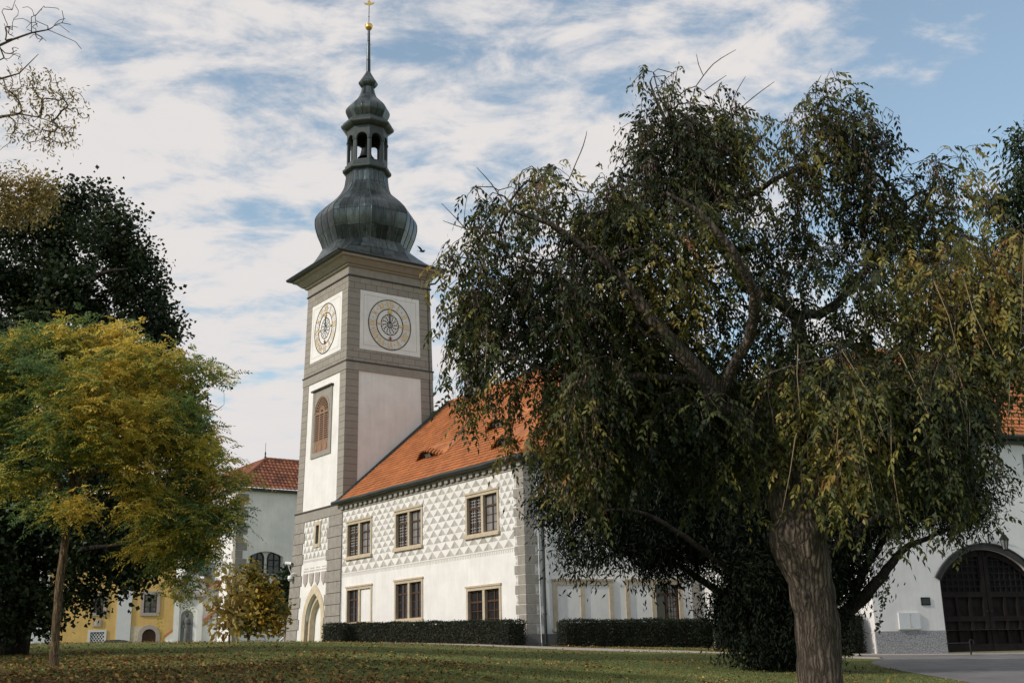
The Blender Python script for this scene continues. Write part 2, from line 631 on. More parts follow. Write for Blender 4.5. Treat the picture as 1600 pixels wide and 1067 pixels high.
def bark(name, col, scale=7, deep=.8):
    m, nt, b = new_mat(name)
    uv = N(nt, 'ShaderNodeUVMap').outputs[0]
    p = pos(nt)
    mp = N(nt, 'ShaderNodeMapping')
    mp.inputs['Scale'].default_value = (1.0, 1.0, .085)
    nt.links.new(p, mp.inputs[0])
    wob = N(nt, 'ShaderNodeTexNoise')
    wob.inputs['Scale'].default_value = 6
    wob.inputs['Detail'].default_value = 3
    nt.links.new(p, wob.inputs['Vector'])
    va = N(nt, 'ShaderNodeVectorMath', operation='MULTIPLY_ADD')
    va.inputs[1].default_value = (.075, .075, .02)
    nt.links.new(wob.outputs['Color'], va.inputs[0])
    nt.links.new(mp.outputs[0], va.inputs[2])
    vo = N(nt, 'ShaderNodeTexVoronoi')
    vo.feature = 'DISTANCE_TO_EDGE'
    vo.inputs['Scale'].default_value = scale * 2.3
    nt.links.new(va.outputs[0], vo.inputs['Vector'])
    nf = noise(nt, p, scale * 5, 6, .7, 0, (1, 1, .3))
    sm = N(nt, 'ShaderNodeMath', operation='MULTIPLY_ADD')
    nt.links.new(nf, sm.inputs[0])
    sm.inputs[1].default_value = .34
    nt.links.new(vo.outputs['Distance'], sm.inputs[2])
    n1 = sm.outputs[0]
    c = ramp(nt, n1, [(.14, tuple(x * .3 for x in col)), (.30, tuple(x * .85 for x in col)), (.55, tuple(x * 1.7 for x in col))])
    n2 = noise(nt, p, 2.0, 4, .6)
    mx = N(nt, 'ShaderNodeMixRGB', blend_type='MULTIPLY')
    mx.inputs[0].default_value = .8
    nt.links.new(c, mx.inputs[1])
    nt.links.new(ramp(nt, n2, [(.3, (.55, .55, .52)), (.7, (1.2, 1.15, 1.1))]), mx.inputs[2])
    nt.links.new(mx.outputs[0], b.inputs['Base Color'])
    b.inputs['Roughness'].default_value = .92
    b.inputs['Specular IOR Level'].default_value = .15
    bump(nt, b, n1, deep, .06)
    return m


BARK = bark('furrowed_bark', (.10, .082, .066), 9, 1.0)
WHIP = plain('pale_shoot', (.20, .15, .085), .25, 6, .8, .1, 40, streak=False)
BARK_DARK = bark('dark_bark', (.03, .024, .02), 9)
BARK_YOUNG = bark('young_bark', (.17, .12, .075), 12, .5)
TWIG = plain('twig_bark', (.10, .075, .05), .3, 8, .85, .2, 40, streak=False)


def leaf_mat(name, stops, trans=.35, rough=.55, spec=.3):
    """leaves: colour by a per-leaf random number kept in UV.x; some light passes through"""
    m, nt, b = new_mat(name)
    uv = N(nt, 'ShaderNodeUVMap').outputs[0]
    sp = N(nt, 'ShaderNodeSeparateXYZ')
    nt.links.new(uv, sp.inputs[0])
    c = ramp(nt, sp.outputs[0], stops)
    nt.links.new(c, b.inputs['Base Color'])
    b.inputs['Roughness'].default_value = rough
    b.inputs['Specular IOR Level'].default_value = spec
    tr = N(nt, 'ShaderNodeBsdfTranslucent')
    nt.links.new(c, tr.inputs['Color'])
    mx = N(nt, 'ShaderNodeMixShader')
    mx.inputs[0].default_value = trans
    nt.links.new(b.outputs[0], mx.inputs[1])
    nt.links.new(tr.outputs[0], mx.inputs[2])
    out = [n for n in nt.nodes if n.type == 'OUTPUT_MATERIAL'][0]
    nt.links.new(mx.outputs[0], out.inputs['Surface'])
    return m


L_ASH = leaf_mat('ash_leaf', [(0, (.010, .018, .007)), (.30, (.032, .046, .016)), (.55, (.11, .12, .035)), (.80, (.34, .28, .07)), (1, (.22, .10, .04))], .35)
L_SEED = leaf_mat('brown_seed', [(0, (.08, .045, .03)), (.6, (.16, .10, .07)), (1, (.26, .20, .155))], .3)
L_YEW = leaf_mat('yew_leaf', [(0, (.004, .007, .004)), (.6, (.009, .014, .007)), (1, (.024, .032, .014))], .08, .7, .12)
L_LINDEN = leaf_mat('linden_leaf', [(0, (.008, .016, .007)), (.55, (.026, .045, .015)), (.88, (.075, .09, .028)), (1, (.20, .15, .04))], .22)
L_LOCUST = leaf_mat('locust_leaf', [(0, (.085, .15, .058)), (.42, (.165, .25, .085)), (.56, (.38, .41, .09)), (.78, (.62, .46, .07)), (1, (.78, .58, .12))], .45)
L_GOLD = leaf_mat('golden_leaf', [(0, (.04, .06, .02)), (.4, (.15, .14, .035)), (.7, (.45, .30, .04)), (1, (.60, .34, .05))], .4)
L_TAN = leaf_mat('tan_leaf', [(0, (.13, .12, .045)), (.5, (.34, .25, .08)), (1, (.46, .34, .11))], .3)
L_MAG = leaf_mat('magnolia_leaf', [(0, (.12, .11, .04)), (.4, (.34, .24, .06)), (.8, (.46, .36, .13)), (1, (.25, .10, .03))], .4)
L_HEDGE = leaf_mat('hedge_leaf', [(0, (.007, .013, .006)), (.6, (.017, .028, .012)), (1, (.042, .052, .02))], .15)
L_LITTER = leaf_mat('fallen_leaf', [(0, (.07, .04, .018)), (.45, (.17, .09, .035)), (.8, (.32, .18, .05)), (1, (.48, .30, .08))], .15, .8)
L_GRASS = leaf_mat('grass_blade', [(0, (.075, .10, .03)), (.6, (.205, .235, .075)), (1, (.35, .32, .13))], .4, .6)


def ground_mat():
    m, nt, b = new_mat('lawn')
    p = pos(nt)
    n1 = noise(nt, p, .35, 6, .65)
    n2 = noise(nt, p, 9, 8, .75)
    c1 = ramp(nt, n2, [(.3, (.045, .065, .02)), (.55, (.13, .155, .048)), (.75, (.20, .20, .07))])
    c2 = ramp(nt, n2, [(.3, (.035, .024, .014)), (.55, (.09, .055, .026)), (.75, (.17, .105, .045))])
    mx = N(nt, 'ShaderNodeMixRGB')
    nt.links.new(ramp(nt, n1, [(.5, (0, 0, 0)), (.68, (.5, .5, .5))]), mx.inputs[0])
    nt.links.new(c1, mx.inputs[1])
    nt.links.new(c2, mx.inputs[2])
    nt.links.new(mx.outputs[0], b.inputs['Base Color'])
    b.inputs['Roughness'].default_value = .95
    b.inputs['Specular IOR Level'].default_value = .1
    bump(nt, b, n2, .8, .06)
    return m


LAWN = ground_mat()
GRAVEL = plain('pale_path', (.34, .30, .26), .2, 4, .95, .4, 40, streak=False)
ASPHALT = plain('worn_asphalt', (.16, .157, .155), .28, .8, .9, .5, 60, streak=False)


# ------------------------------------------------------------------ roofs
def tiled_roof(name, E0, E1, T0, T1, mat, parent, col=.24, course=.34, wave=.035, step=.05, cut=None):
    """courses of clay tiles on the plane between an eave line and a top line"""
    E0, E1, T0, T1 = [np.asarray(q, float) for q in (E0, E1, T0, T1)]
    d = E1 - E0
    Lx = np.linalg.norm(d)
    d = d / Lx
    nrm = np.cross(d, T0 - E0 if np.linalg.norm(T0 - E0) > .1 else T1 - E0)
    nrm /= np.linalg.norm(nrm)
    if nrm[2] < 0:
        nrm = -nrm
    up = np.cross(nrm, d)
    if up[2] < 0:
        up = -up
    x0t, yt = (T0 - E0) @ d, (T0 - E0) @ up
    x1t = (T1 - E0) @ d
    n = max(1, int(round(yt / course)))
    mb = MB()
    for i in range(n):
        s0, s1 = i / n, (i + 1) / n
        l0, r0 = x0t * s0, Lx + (x1t - Lx) * s0
        l1, r1 = x0t * s1, Lx + (x1t - Lx) * s1
        if r0 - l0 < .05:
            continue
        lo, hi = min(l0, l1), max(r0, r1)
        xs = np.arange(math.floor(lo / col * 4) - 1, math.ceil(hi / col * 4) + 2) * col / 4
        top, low, rise = [], [], []
        us = []
        for x in xs:
            a = min(max(x, l0), r0)
            c = min(max(x, l1), r1) if r1 > l1 else (l1 + r1) / 2
            h = wave * (.5 + .5 * math.cos(2 * math.pi * x / col))
            lip = .02 * math.cos(2 * math.pi * x / col)
            pa = E0 + d * a + up * (s0 * yt - lip)
            pc = E0 + d * c + up * (s1 * yt)
            rise.append(pa + nrm * (h - .02))
            low.append(pa + nrm * (h + step))
            top.append(pc + nrm * h)
            us.append(x / col + .5)
        base = i
        mb.grid([rise, low], 0, smooth=False, uv=lambda ii, jj: (us[jj] - .01, base + .2))
        mb.grid([low, top], 0, smooth=True, uv=lambda ii, jj: (us[jj] - .01, base + .1 + .8 * ii))
    return mb.build(name, mat, parent)


def ridge_tiles(mb, p0, p1, r=.16, seg=.42, mat=0):
    p0, p1 = np.asarray(p0, float), np.asarray(p1, float)
    L = np.linalg.norm(p1 - p0)
    n = max(2, int(L / seg))
    for i in range(n):
        a, b = p0 + (p1 - p0) * (i / n), p0 + (p1 - p0) * ((i + 1.12) / n)
        mb.tube([a, b], [r * 1.12, r * .95], 8, mat)


# ------------------------------------------------------------------ building axes
def unit(deg):
    r = math.radians(deg)
    return np.array([math.cos(r), math.sin(r), 0.0])


A = unit(-54.4)
B = np.array([-A[1], A[0], 0.0])
C = unit(18.7)
CN = np.array([-C[1], C[0], 0.0])
D = unit(17.4)
DN = np.array([-D[1], D[0], 0.0])
P0 = np.array([.413, 58.0, 2.34])
PT = np.array([-10.988, 73.925, 2.34])


def arc(cx, cz, r, t0, t1, n):
    return [(cx + r * math.cos(math.radians(t0 + (t1 - t0) * i / n)), cz + r * math.sin(math.radians(t0 + (t1 - t0) * i / n))) for i in range(n + 1)]


def pointed(a0, a1, zs, n=10, k=.95):
    """pointed arch from left spring to right spring; k: arc radius over the width"""
    w = a1 - a0
    r = w * k
    cL = a0 + r        # centre of the left arc lies to the right
    am = (a0 + a1) / 2
    th = math.degrees(math.acos((cL - am) / r))
    left = [(cL - r * math.cos(math.radians(th * i / n)), zs + r * math.sin(math.radians(th * i / n))) for i in range(n + 1)]
    right = [(2 * am - a, z) for a, z in reversed(left[:-1])]
    return left + right


# ------------------------------------------------------------------ windows
def casement_window(parent, fr, a0, a1, z0, z1, b=0.0, fw=.155, surround=TAN, proud=.05, left='glass', right='pale', sill=True):
    """two-light stone window: surround, mullion, sill, casements with bars, panes"""
    w = MB()
    w.box(fr, a0, a0 + fw, b - proud, b + .22, z0, z1)
    w.box(fr, a1 - fw, a1, b - proud, b + .22, z0, z1)
    w.box(fr, a0 + fw, a1 - fw, b - proud, b + .22, z1 - fw, z1)
    w.box(fr, a0 + fw, a1 - fw, b - proud + .01, b + .22, z0, z0 + fw * .6)
    am = (a0 + a1) / 2
    w.box(fr, am - .105, am + .105, b - proud * .5, b + .22, z0 + fw * .6, z1 - fw)
    w.box(fr, a0 - .05, a1 + .05, b - proud - .05, b + .02, z1 - .003, z1 + .09)      # drip moulding
    win = w.build('window', surround, parent)
    if sill:
        s = MB()
        s.box(fr, a0 - .08, a1 + .08, b - proud - .10, b + .05, z0 - .14, z0 + .003)
        s.build('sill', surround, win)
    for l, r, kind in ((a0 + fw, am - .105, left), (am + .105, a1 - fw, right)):
        zl, zh = z0 + fw * .6, z1 - fw
        if kind == 'blind':
            q = MB()
            q.box(fr, l, r, b + .07, b + .15, zl, zh)
            q.build('blind_panel', WHITE, win)
            continue
        c = MB()
        t = .07
        bb0, bb1 = b + .13, b + .19
        c.box(fr, l, l + t, bb0, bb1, zl, zh)
        c.box(fr, r - t, r, bb0, bb1, zl, zh)
        c.box(fr, l + t, r - t, bb0, bb1, zl, zl + t)
        c.box(fr, l + t, r - t, bb0, bb1, zh - t, zh)
        zt = zl + (zh - zl) * .70
        c.box(fr, l + t, r - t, bb0 - .01, bb1, zt - .05, zt + .05)
        m = (l + r) / 2
        c.box(fr, m - .04, m + .04, bb0 + .004, bb1, zl + t, zt - .05)
        c.box(fr, m - .04, m + .04, bb0 + .004, bb1, zt + .05, zh - t)
        for k in (1, 2):
            zz = zl + t + (zt - .05 - zl - t) * k / 3
            c.box(fr, l + t, m - .04, bb0 + .02, bb1, zz - .02, zz + .02)
            c.box(fr, m + .04, r - t, bb0 + .02, bb1, zz - .02, zz + .02)
        c.build('casement', WOOD, win)
        g = MB()
        g.face([fr.p(l, b + .175, zl), fr.p(r, b + .175, zl), fr.p(r, b + .175, zh), fr.p(l, b + .175, zh)])
        g.build('pane', GLASS_PALE if kind == 'pale' else GLASS, win)
        if kind == 'leaded':                                    # fine lead lattice
            g = MB()
            for k in range(1, 12):
                zz = zl + (zh - zl) * k / 12
                g.box(fr, l + t, r - t, b + .166, b + .172, zz - .008, zz + .008)
            for k in range(1, 6):
                aa = l + (r - l) * k / 6
                g.box(fr, aa - .008, aa + .008, b + .164, b + .171, zl + t, zh - t)
            g.build('lead_lattice', JOINT, win)
    return win


def quoins(mb, fr, a0, a1, b, z0, z1, h, proud, alt, side, mat=0, jmat=1, gap=.02):
    """rusticated blocks; every other one longer by alt on the given side"""
    n = max(1, int(round((z1 - z0) / h)))
    h = (z1 - z0) / n
    for i in range(n):
        l, r = a0, a1
        if alt and i % 2:
            if side < 0:
                l -= alt
            else:
                r += alt
        mb.box(fr, l, r, b - proud, b + .02, z0 + i * h + gap, z0 + (i + 1) * h - gap, mat)
    mb.box(fr, a0, a1, b - proud * .35, b + .02, z0, z1, jmat)


def clip_half(poly, axis, val, keep_low):
    out = []
    for p, q in zip(poly, poly[1:] + poly[:1]):
        ip = (p[axis] <= val) == keep_low or p[axis] == val
        iq = (q[axis] <= val) == keep_low or q[axis] == val
        if ip:
            out.append(p)
        if ip != iq:
            t = (val - p[axis]) / (q[axis] - p[axis])
            out.append((p[0] + (q[0] - p[0]) * t, p[1] + (q[1] - p[1]) * t))
    return out


def minus_rects(polys, rects):
    for l, r, lo, hi in rects:
        nxt = []
        for poly in polys:
            a, c = min(p[0] for p in poly), max(p[0] for p in poly)
            z, w = min(p[1] for p in poly), max(p[1] for p in poly)
            if c <= l or a >= r or w <= lo or z >= hi:
                nxt.append(poly)
                continue
            mid = clip_half(clip_half(poly, 0, l, False), 0, r, True) if len(poly) > 2 else []
            parts = [clip_half(poly, 0, l, True), clip_half(poly, 0, r, False)]
            if len(mid) > 2:
                parts += [clip_half(mid, 1, lo, True), clip_half(mid, 1, hi, False)]
            nxt += [q for q in parts if len(q) > 2]
        polys = nxt
    return polys


def triangles(m, fr, a0, a1, z0, rows, h, w, b, skip):
    """rows of envelope triangles, each with a darker and a lighter half"""
    g = .012
    wob = random.Random(rows * 7 + int(z0 * 10))
    for i in range(rows):
        zb = z0 + i * h
        off = 0 if i % 2 == 0 else w / 2
        for k in range(int(math.floor((a0 - off) / w)) - 1, int((a1 - off) / w) + 2):
            l = k * w + off
            ap, r = l + w / 2, l + w
            for tri, mt in (([(l + g * 2, zb + g), (ap - .006, zb + g), (ap - .006, zb + h - g)], 0), ([(ap + .006, zb + g), (r - g * 2, zb + g), (ap + .006, zb + h - g)], 1)):
                poly = clip_half(tri, 0, a0, False)
                poly = clip_half(poly, 0, a1, True) if len(poly) > 2 else []
                if len(poly) < 3:
                    continue
                for q in minus_rects([poly], skip):
                    if len(q) == 3:
                        q = [(a + wob.uniform(-.012, .012), z + wob.uniform(-.010, .010)) for a, z in q]
                    m.face([fr.p(a, b, z) for a, z in q], mt if wob.random() > .12 else 1 - mt)


# ================================================================== SETTING
def make_ground():
    xs = np.unique(np.concatenate([np.linspace(-900, -60, 30), np.linspace(-60, 60, 161), np.linspace(60, 900, 30)]))
    ys = np.unique(np.concatenate([np.linspace(-300, -10, 20), np.linspace(-10, 100, 151), np.linspace(100, 1200, 40)]))
    X, Y = np.meshgrid(xs, ys)
    Zg = ground(X, Y)
    mb = MB()
    rows = [[(X[i, j], Y[i, j], Zg[i, j]) for j in range(len(xs))] for i in range(len(ys))]
    mb.grid(rows)
    o = mb.build('ground', LAWN)
    return tag(o, kind='structure')


make_ground()


def sheet(name, left, right, mat, dz=.03, n=40):
    """a strip lying on the ground between two polylines of (x, y) points"""
    def res(pl):
        pl = np.array(pl, float)
        d = np.concatenate([[0], np.cumsum(np.linalg.norm(np.diff(pl, axis=0), axis=1))])
        t = np.linspace(0, d[-1], n)
        return np.stack([np.interp(t, d, pl[:, 0]), np.interp(t, d, pl[:, 1])], 1)
    l, r = res(left), res(right)
    rows = []
    for i in range(n):
        row = []
        for k in range(9):
            q = l[i] + (r[i] - l[i]) * k / 8
            row.append(gpt(q[0], q[1], dz if 0 < k < 8 else dz * .2))
        rows.append(row)
    mb = MB()
    mb.grid(rows)
    return tag(mb.build(name, mat), kind='structure')


sheet('path', [(-7.5, 60.5), (-4, 56.5), (0.0, 53.2), (5, 50.2), (10, 47.5), (14, 46.5), (19, 45.5)],
      [(-6.5, 62.2), (-3, 58.4), (0.5, 56.0), (5.4, 53.2), (10.2, 50.6), (14, 50.0), (19, 49.5)], GRAVEL)
sheet('forecourt', [(14.0, 45.4), (12.6, 43.5), (12.1, 40), (12.1, 34), (12.0, 28), (12.0, 20), (12.0, 10), (12, 4)],
      [(14.6, 53.2), (31, 58.3), (36, 50), (34, 40), (28, 30), (24, 20), (22, 10), (21, 4)], ASPHALT, .045)


sheet('pavement', [(14.3, 51.3), (31, 56.6)], [(14.6, 53.3), (31, 58.4)], GRAVEL, .075)


# ================================================================== CLOCK TOWER
TW, TD = 6.85, 7.0
ZL = 9.2


def tower_warp(a, b, z):
    if z >= ZL:
        k = 1 - .092 * min((z - ZL) / 15.5, 1.0)
        return (-3.43 + (a + 3.43) * k, 3.5 + (b - 3.5) * k * (1 if k > .99 else 1.0), z)
    t = (ZL - z) / 8.4
    # the left side spreads towards the ground and the front leans out a little
    f = (a + TW) / TW
    a2 = a - .85 * t * (1 - min(max(f, 0), 1)) - .08
    return (a2 if f < 1 else a, b - .10 * t, z)


FT = Fr(PT, A, B, tower_warp)


class SideFr(Fr):
    """the tower's right-hand face: a along B, b into the tower"""

    def p(s, a, b, z):
        return FT.p(-b, a, z)


FS = SideFr(PT, B, -A)

tower = thing('clock_tower', 'tall white and grey clock tower with dark green onion dome', 'tower', (PT[0], PT[1], 3.0))
tower['_base'] = (float(PT[0]), float(PT[1]), 3.0)

# shaft
door_l, door_r, door_s = -4.35, -2.25, 2.05
m = MB()
Zt = 26.0
m.face([FT.p(-TW, 0, ZL), FT.p(0, 0, ZL), FT.p(0, 0, 24.7), FT.p(-TW, 0, 24.7)])
m.face([FT.p(0, 0, -3), FT.p(0, TD, -3), FT.p(0, TD, ZL), FT.p(0, 0, ZL)])
m.face([FT.p(0, 0, ZL), FT.p(0, TD, ZL), FT.p(0, TD, 24.7), FT.p(0, 0, 24.7)])
m.face([FT.p(0, TD, ZL), FT.p(-TW, TD, ZL), FT.p(-TW, TD, 24.7), FT.p(0, TD, 24.7)])
m.face([FT.p(-TW, TD, ZL), FT.p(-TW, 0, ZL), FT.p(-TW, 0, 24.7), FT.p(-TW, TD, 24.7)])
m.face([FT.p(0, TD, -3), FT.p(-TW, TD, -3), FT.p(-TW, TD, ZL), FT.p(0, TD, ZL)])
m.face([FT.p(-TW, TD, -3), FT.p(-TW, 0, -3), FT.p(-TW, 0, ZL), FT.p(-TW, TD, ZL)])
slit = (-3.55, -3.10, 6.95, 8.15)
door = (door_l, door_r, -3.0, 4.1)
m.wall(FT, -TW, 0, -3, ZL, [door, slit], depth=.55)
arch = pointed(door_l, door_r, door_s, 10, .92)
m.spandrel(FT, arch, 4.1, 0, .55)
m.build('shaft', WHITE, tower)

# stone corner strips, bands and lines on both visible faces (and the hidden ones for a step to the side)
for fr, w, l, r in ((FT, TW, .92, .92), (FS, TD, .95, 1.02)):
    for a0, a1 in ((-w if fr is FT else 0, (-w if fr is FT else 0) + l), ((0 if fr is FT else w) - r, 0 if fr is FT else w)):
        for z0, z1 in ((ZL, 18.05), (19.57, 23.72)):
            m = MB()
            m.box(fr, a0, a1, -.035, .02, z0, z1, 0)
            m.build('corner_stone', COURSE, tower)
for fr, w in ((FT, TW), (FS, TD)):
    a0, a1 = (-w, 0) if fr is FT else (0, w)
    for z0, z1 in ((18.69, 19.57), (23.72, 24.60)):
        m = MB()
        m.box(fr, a0, a1, -.037, .02, z0, z1, 0)
        m.build('block_band', RUNNING, tower)
    m = MB()
    m.box(fr, a0 - .03, a1 + .03, -.075, .02, 18.05, 18.60, 0)
    m.box(fr, a0 - .09, a1 + .09, -.12, .02, 18.60, 18.69, 1)
    m.build('plain_band', [GREY_FLAT, DARK_LINE], tower)
    m = MB()
    m.box(fr, a0 - .09, a1 + .09, -.12, .02, 24.60, 24.69, 1)
    m.box(fr, a0 - .03, a1 + .03, -.06, .02, 24.69, 25.28, 0)
    m.build('plain_band', [GREY_FLAT, DARK_LINE], tower)
# main cornice
m = MB()
cor = [(25.22, .06), (25.30, .20), (25.36, .20), (25.42, .34), (25.55, .46), (25.72, .62), (25.78, .80), (25.98, .84), (26.02, .96)]
rows = []
for z, o in cor:
    o *= 1.0
    a0, a1, b0, b1 = -TW + .30 - o, -.30 + o * .95, .32 - o * 1.12, TD - .35 + o * .85
    q = [PT + a0 * A + b0 * B, PT + a1 * A + b0 * B, PT + a1 * A + b1 * B, PT + a0 * A + b1 * B]
    rows.append([(x[0], x[1], PT[2] + z) for x in q])
m.grid(rows, 0, closed=True, smooth=False)
m.build('cornice', GREY_FLAT, tower)

# roof skirt, dome, lantern
TC = PT - 3.62 * A + 3.36 * B
angA = math.atan2(A[1], A[0])


def octpt(R, z, k, off=22.5):
    t = angA + math.radians(off + 45 * k)
    return np.array([TC[0] + R * math.cos(t), TC[1] + R * math.sin(t), PT[2] + z])


EA0, EA1, EB0, EB1, EZ = -7.6, .52, -.92, 7.5, 26.02


def sqpt(a, b, z):
    q = PT + a * A + b * B
    return np.array([q[0], q[1], PT[2] + z])


m = MB()
corners = {0: (EA1, EB1), 1: (EA0, EB1), 2: (EA0, EB0), 3: (EA1, EB0)}
half = 4.1
for k in range(8):
    # octagon vertices k (angle 22.5+45k); axis edges between k=7,0 (A+), 1,2 (B+), 3,4 (A-), 5,6 (B-)
    def sq(kk):
        t = math.radians(22.5 + 45 * kk)
        ca, sa = math.cos(t), math.sin(t)
        ca_, cb_ = (EA0 + EA1) / 2, (EB0 + EB1) / 2
        ha, hb = (EA1 - EA0) / 2, (EB1 - EB0) / 2
        f = 1 / max(abs(ca), abs(sa))
        return ca_ + ca * f * ha, cb_ + sa * f * hb
    k1 = (k + 1) % 8
    s0, s1 = sq(k), sq(k1)
    R0 = 3.1
    v0, v1 = octpt(R0, 27.9, k), octpt(R0, 27.9, k1)

    def prof(p, v, n=6):
        out = []
        for i in range(n + 1):
            t = i / n
            q = p + (v - p) * t
            q = q.copy()
            q[2] = p[2] + (v[2] - p[2]) * (t ** 1.75 * .8 + t * .2)
            out.append(q)
        return out
    if k % 2 == 1:
        e0, e1 = sqpt(*s0, EZ), sqpt(*s1, EZ)
        strips = 3
        L = [prof(e0 + (e1 - e0) * i / strips, v0 + (v1 - v0) * i / strips) for i in range(strips + 1)]
        for i in range(strips):
            m.grid([[L[i][j], L[i + 1][j]] for j in range(7)], 0, smooth=True, uv=lambda ii, jj, i=i, k=k: (k * 3 + i + jj, 40 + ii * .4))
    else:
        c = corners[k // 2]
        e0, e1, ec = sqpt(*s0, EZ), sqpt(*s1, EZ), sqpt(*c, EZ)
        vm = (v0 + v1) / 2
        Ls = [prof(e0, v0), prof(ec, vm), prof(e1, v1)]
        for i in range(2):
            m.grid([[Ls[i][j], Ls[i + 1][j]] for j in range(7)], 0, smooth=True, uv=lambda ii, jj, i=i, k=k: (k * 3 + i + jj, 40 + ii * .4))
# soffit and edge
q = [sqpt(EA0, EB0, EZ), sqpt(EA1, EB0, EZ), sqpt(EA1, EB1, EZ), sqpt(EA0, EB1, EZ)]
m.face([p - np.array([0, 0, .1]) for p in reversed(q)], 1)
for i in range(4):
    a_, b_ = q[i], q[(i + 1) % 4]
    z_ = np.array([0, 0, .1])
    m.face([a_ - z_, b_ - z_, b_, a_], 1)
m.build('skirt_roof', [COPPER, COPPER_TRIM], tower)
# gutter round the eave
m = MB()
for i in range(4):
    a_, b_ = q[i], q[(i + 1) % 4]
    m.tube([a_ + np.array([0, 0, .02]), b_ + np.array([0, 0, .02])], .085, 8)
el = sqpt(EA1 - .1, EB1 - .15, EZ)
tgt = np.array(FT.p(0.02, TD - .25, 24.95))
m.tube([el + np.array([0, 0, 0]), el + np.array([0, 0, -.35]), (el + tgt) / 2 + np.array([0, 0, -.45]), tgt], .07, 7)
m.build('gutter', GUTTER, tower)
m = MB()
m.tube([tgt, tgt + np.array([.03, 0, -.3]), np.array(FT.p(.06, TD - .3, 18)), np.array(FT.p(.06, TD - .3, 15.2))], .035, 6)
m.build('lightning_conductor', GUTTER, tower)


def oct_solid(name, prof, mat, strips=1, band=.55, off=22.5, parent=tower):
    m = MB()
    L = [0.0]
    for (r0, z0), (r1, z1) in zip(prof[:-1], prof[1:]):
        L.append(L[-1] + math.hypot(r1 - r0, z1 - z0))
    for k in range(8):
        for i in range(strips):
            rows = []
            for j, (r, z) in enumerate(prof):
                v0, v1 = octpt(r, z, k, off), octpt(r, z, k + 1, off)
                a_, b_ = v0 + (v1 - v0) * (i / strips), v0 + (v1 - v0) * ((i + 1) / strips)
                mid = (a_ + b_) / 2
                c0 = np.array([TC[0], TC[1], 0])
                o = mid - c0
                o[2] = 0
                o = o / (np.linalg.norm(o) + 1e-9)
                rows.append([a_, mid + o * (.035 * min(1, r / 2) if strips > 1 else 0), b_])
            m.grid(rows, 0, smooth=True, uv=lambda ii, jj, i=i, k=k: (k * strips + i + jj * .5, L[ii] / band))
            if strips > 1:
                m.tube([r_[0] + (r_[0] - np.array([TC[0], TC[1], r_[0][2]])) * .004 for r_ in rows], .022, 4, 1, cap=False)
    return m.build(name, [mat, COPPER_TRIM], parent)


def smooth_prof(pts, n=8):
    P = np.array(pts, float)
    out = []
    for i in range(len(P) - 1):
        p0, p1, p2, p3 = P[max(i - 1, 0)], P[i], P[i + 1], P[min(i + 2, len(P) - 1)]
        for j in range(n):
            t = j / n
            out.append(tuple(.5 * (2 * p1 + (p2 - p0) * t + (2 * p0 - 5 * p1 + 4 * p2 - p3) * t * t + (3 * p1 - p0 - 3 * p2 + p3) * t ** 3)))
    out.append(tuple(P[-1]))
    return out


oct_solid('onion_dome', smooth_prof([(3.02, 27.7), (3.22, 28.25), (3.52, 29.0), (3.68, 29.8), (3.55, 30.4), (2.95, 31.1), (2.15, 31.85), (1.68, 32.6), (1.54, 33.3), (1.50, 33.85)], 6), COPPER, 3, .75)
oct_solid('lantern_sill', [(1.45, 33.8), (1.78, 33.86), (1.80, 34.05), (1.62, 34.14), (1.62, 34.34), (1.5, 34.46), (.3, 34.47)], COPPER_TRIM)
# lantern: eight arched openings
m = MB()
LZ0, LZ1 = 34.45, 37.4
Rl = 1.50
for k in range(8):
    v0, v1 = octpt(Rl, 0, k), octpt(Rl, 0, k + 1)
    d = v1 - v0
    w = np.linalg.norm(d)
    d = d / w
    inn = np.array([TC[0], TC[1], v0[2]]) - (v0 + v1) / 2
    inn /= np.linalg.norm(inn)
    f = Fr((v0[0], v0[1], PT[2]), d, inn)
    o0, o1 = .17, w - .17
    m.wall(f, 0, w, LZ0, LZ1, [(o0, o1, LZ0 + .12, 36.75)], depth=.2)
    m.spandrel(f, arc(w / 2, 36.25, (o1 - o0) / 2, 180, 0, 8), 36.75, 0, .2)
    m.ring(f, arc(w / 2, 36.25, (o1 - o0) / 2 + .01, 180, 0, 8), arc(w / 2, 36.25, (o1 - o0) / 2 + .09, 180, 0, 8), -.03, 0)
    m.box(f, 0.02, .16, -.05, 0, 36.15, 36.3)
    m.box(f, w - .16, w - .02, -.05, 0, 36.15, 36.3)
    # inner face
    m.wall(Fr(f.o + inn * .2, d, inn), .08, w - .08, LZ0, LZ1, [(o0, o1, LZ0 + .12, 36.75)], depth=.01)
m.build('lantern', COPPER_TRIM, tower)
m = MB()
m.face([octpt(1.45, LZ1 - .05, k) for k in range(8)])
m.build('lantern_ceiling', COPPER_TRIM, tower)
m = MB()
m.face([octpt(1.45, LZ0 + .03, k) for k in reversed(range(8))])
m.build('lantern_floor', COPPER_TRIM, tower)
m = MB()
bz = PT[2] + 35.15
m.lathe((TC[0] - .1, TC[1], bz), smooth_prof([(.62, 0), (.50, .12), (.40, .4), (.34, .7), (.2, .85), (.05, .9)], 4), 16)
m.tube([(TC[0] - .1, TC[1], bz + .88), (TC[0] - .1, TC[1], bz + 2.2)], .05, 6)
m.build('bell', IRON, tower)
oct_solid('lantern_cornice', [(1.5, 37.2), (1.62, 37.25), (1.95, 37.42), (1.97, 37.58), (1.82, 37.66), (1.80, 37.8), (1.6, 37.9), (1.5, 38.06), (1.3, 38.1)], COPPER_TRIM)
oct_solid('upper_onion', smooth_prof([(1.33, 38.02), (1.47, 38.3), (1.64, 38.72), (1.58, 39.05), (1.25, 39.45), (.78, 39.95), (.55, 40.45), (.46, 40.9)], 6), COPPER, 1, .8)
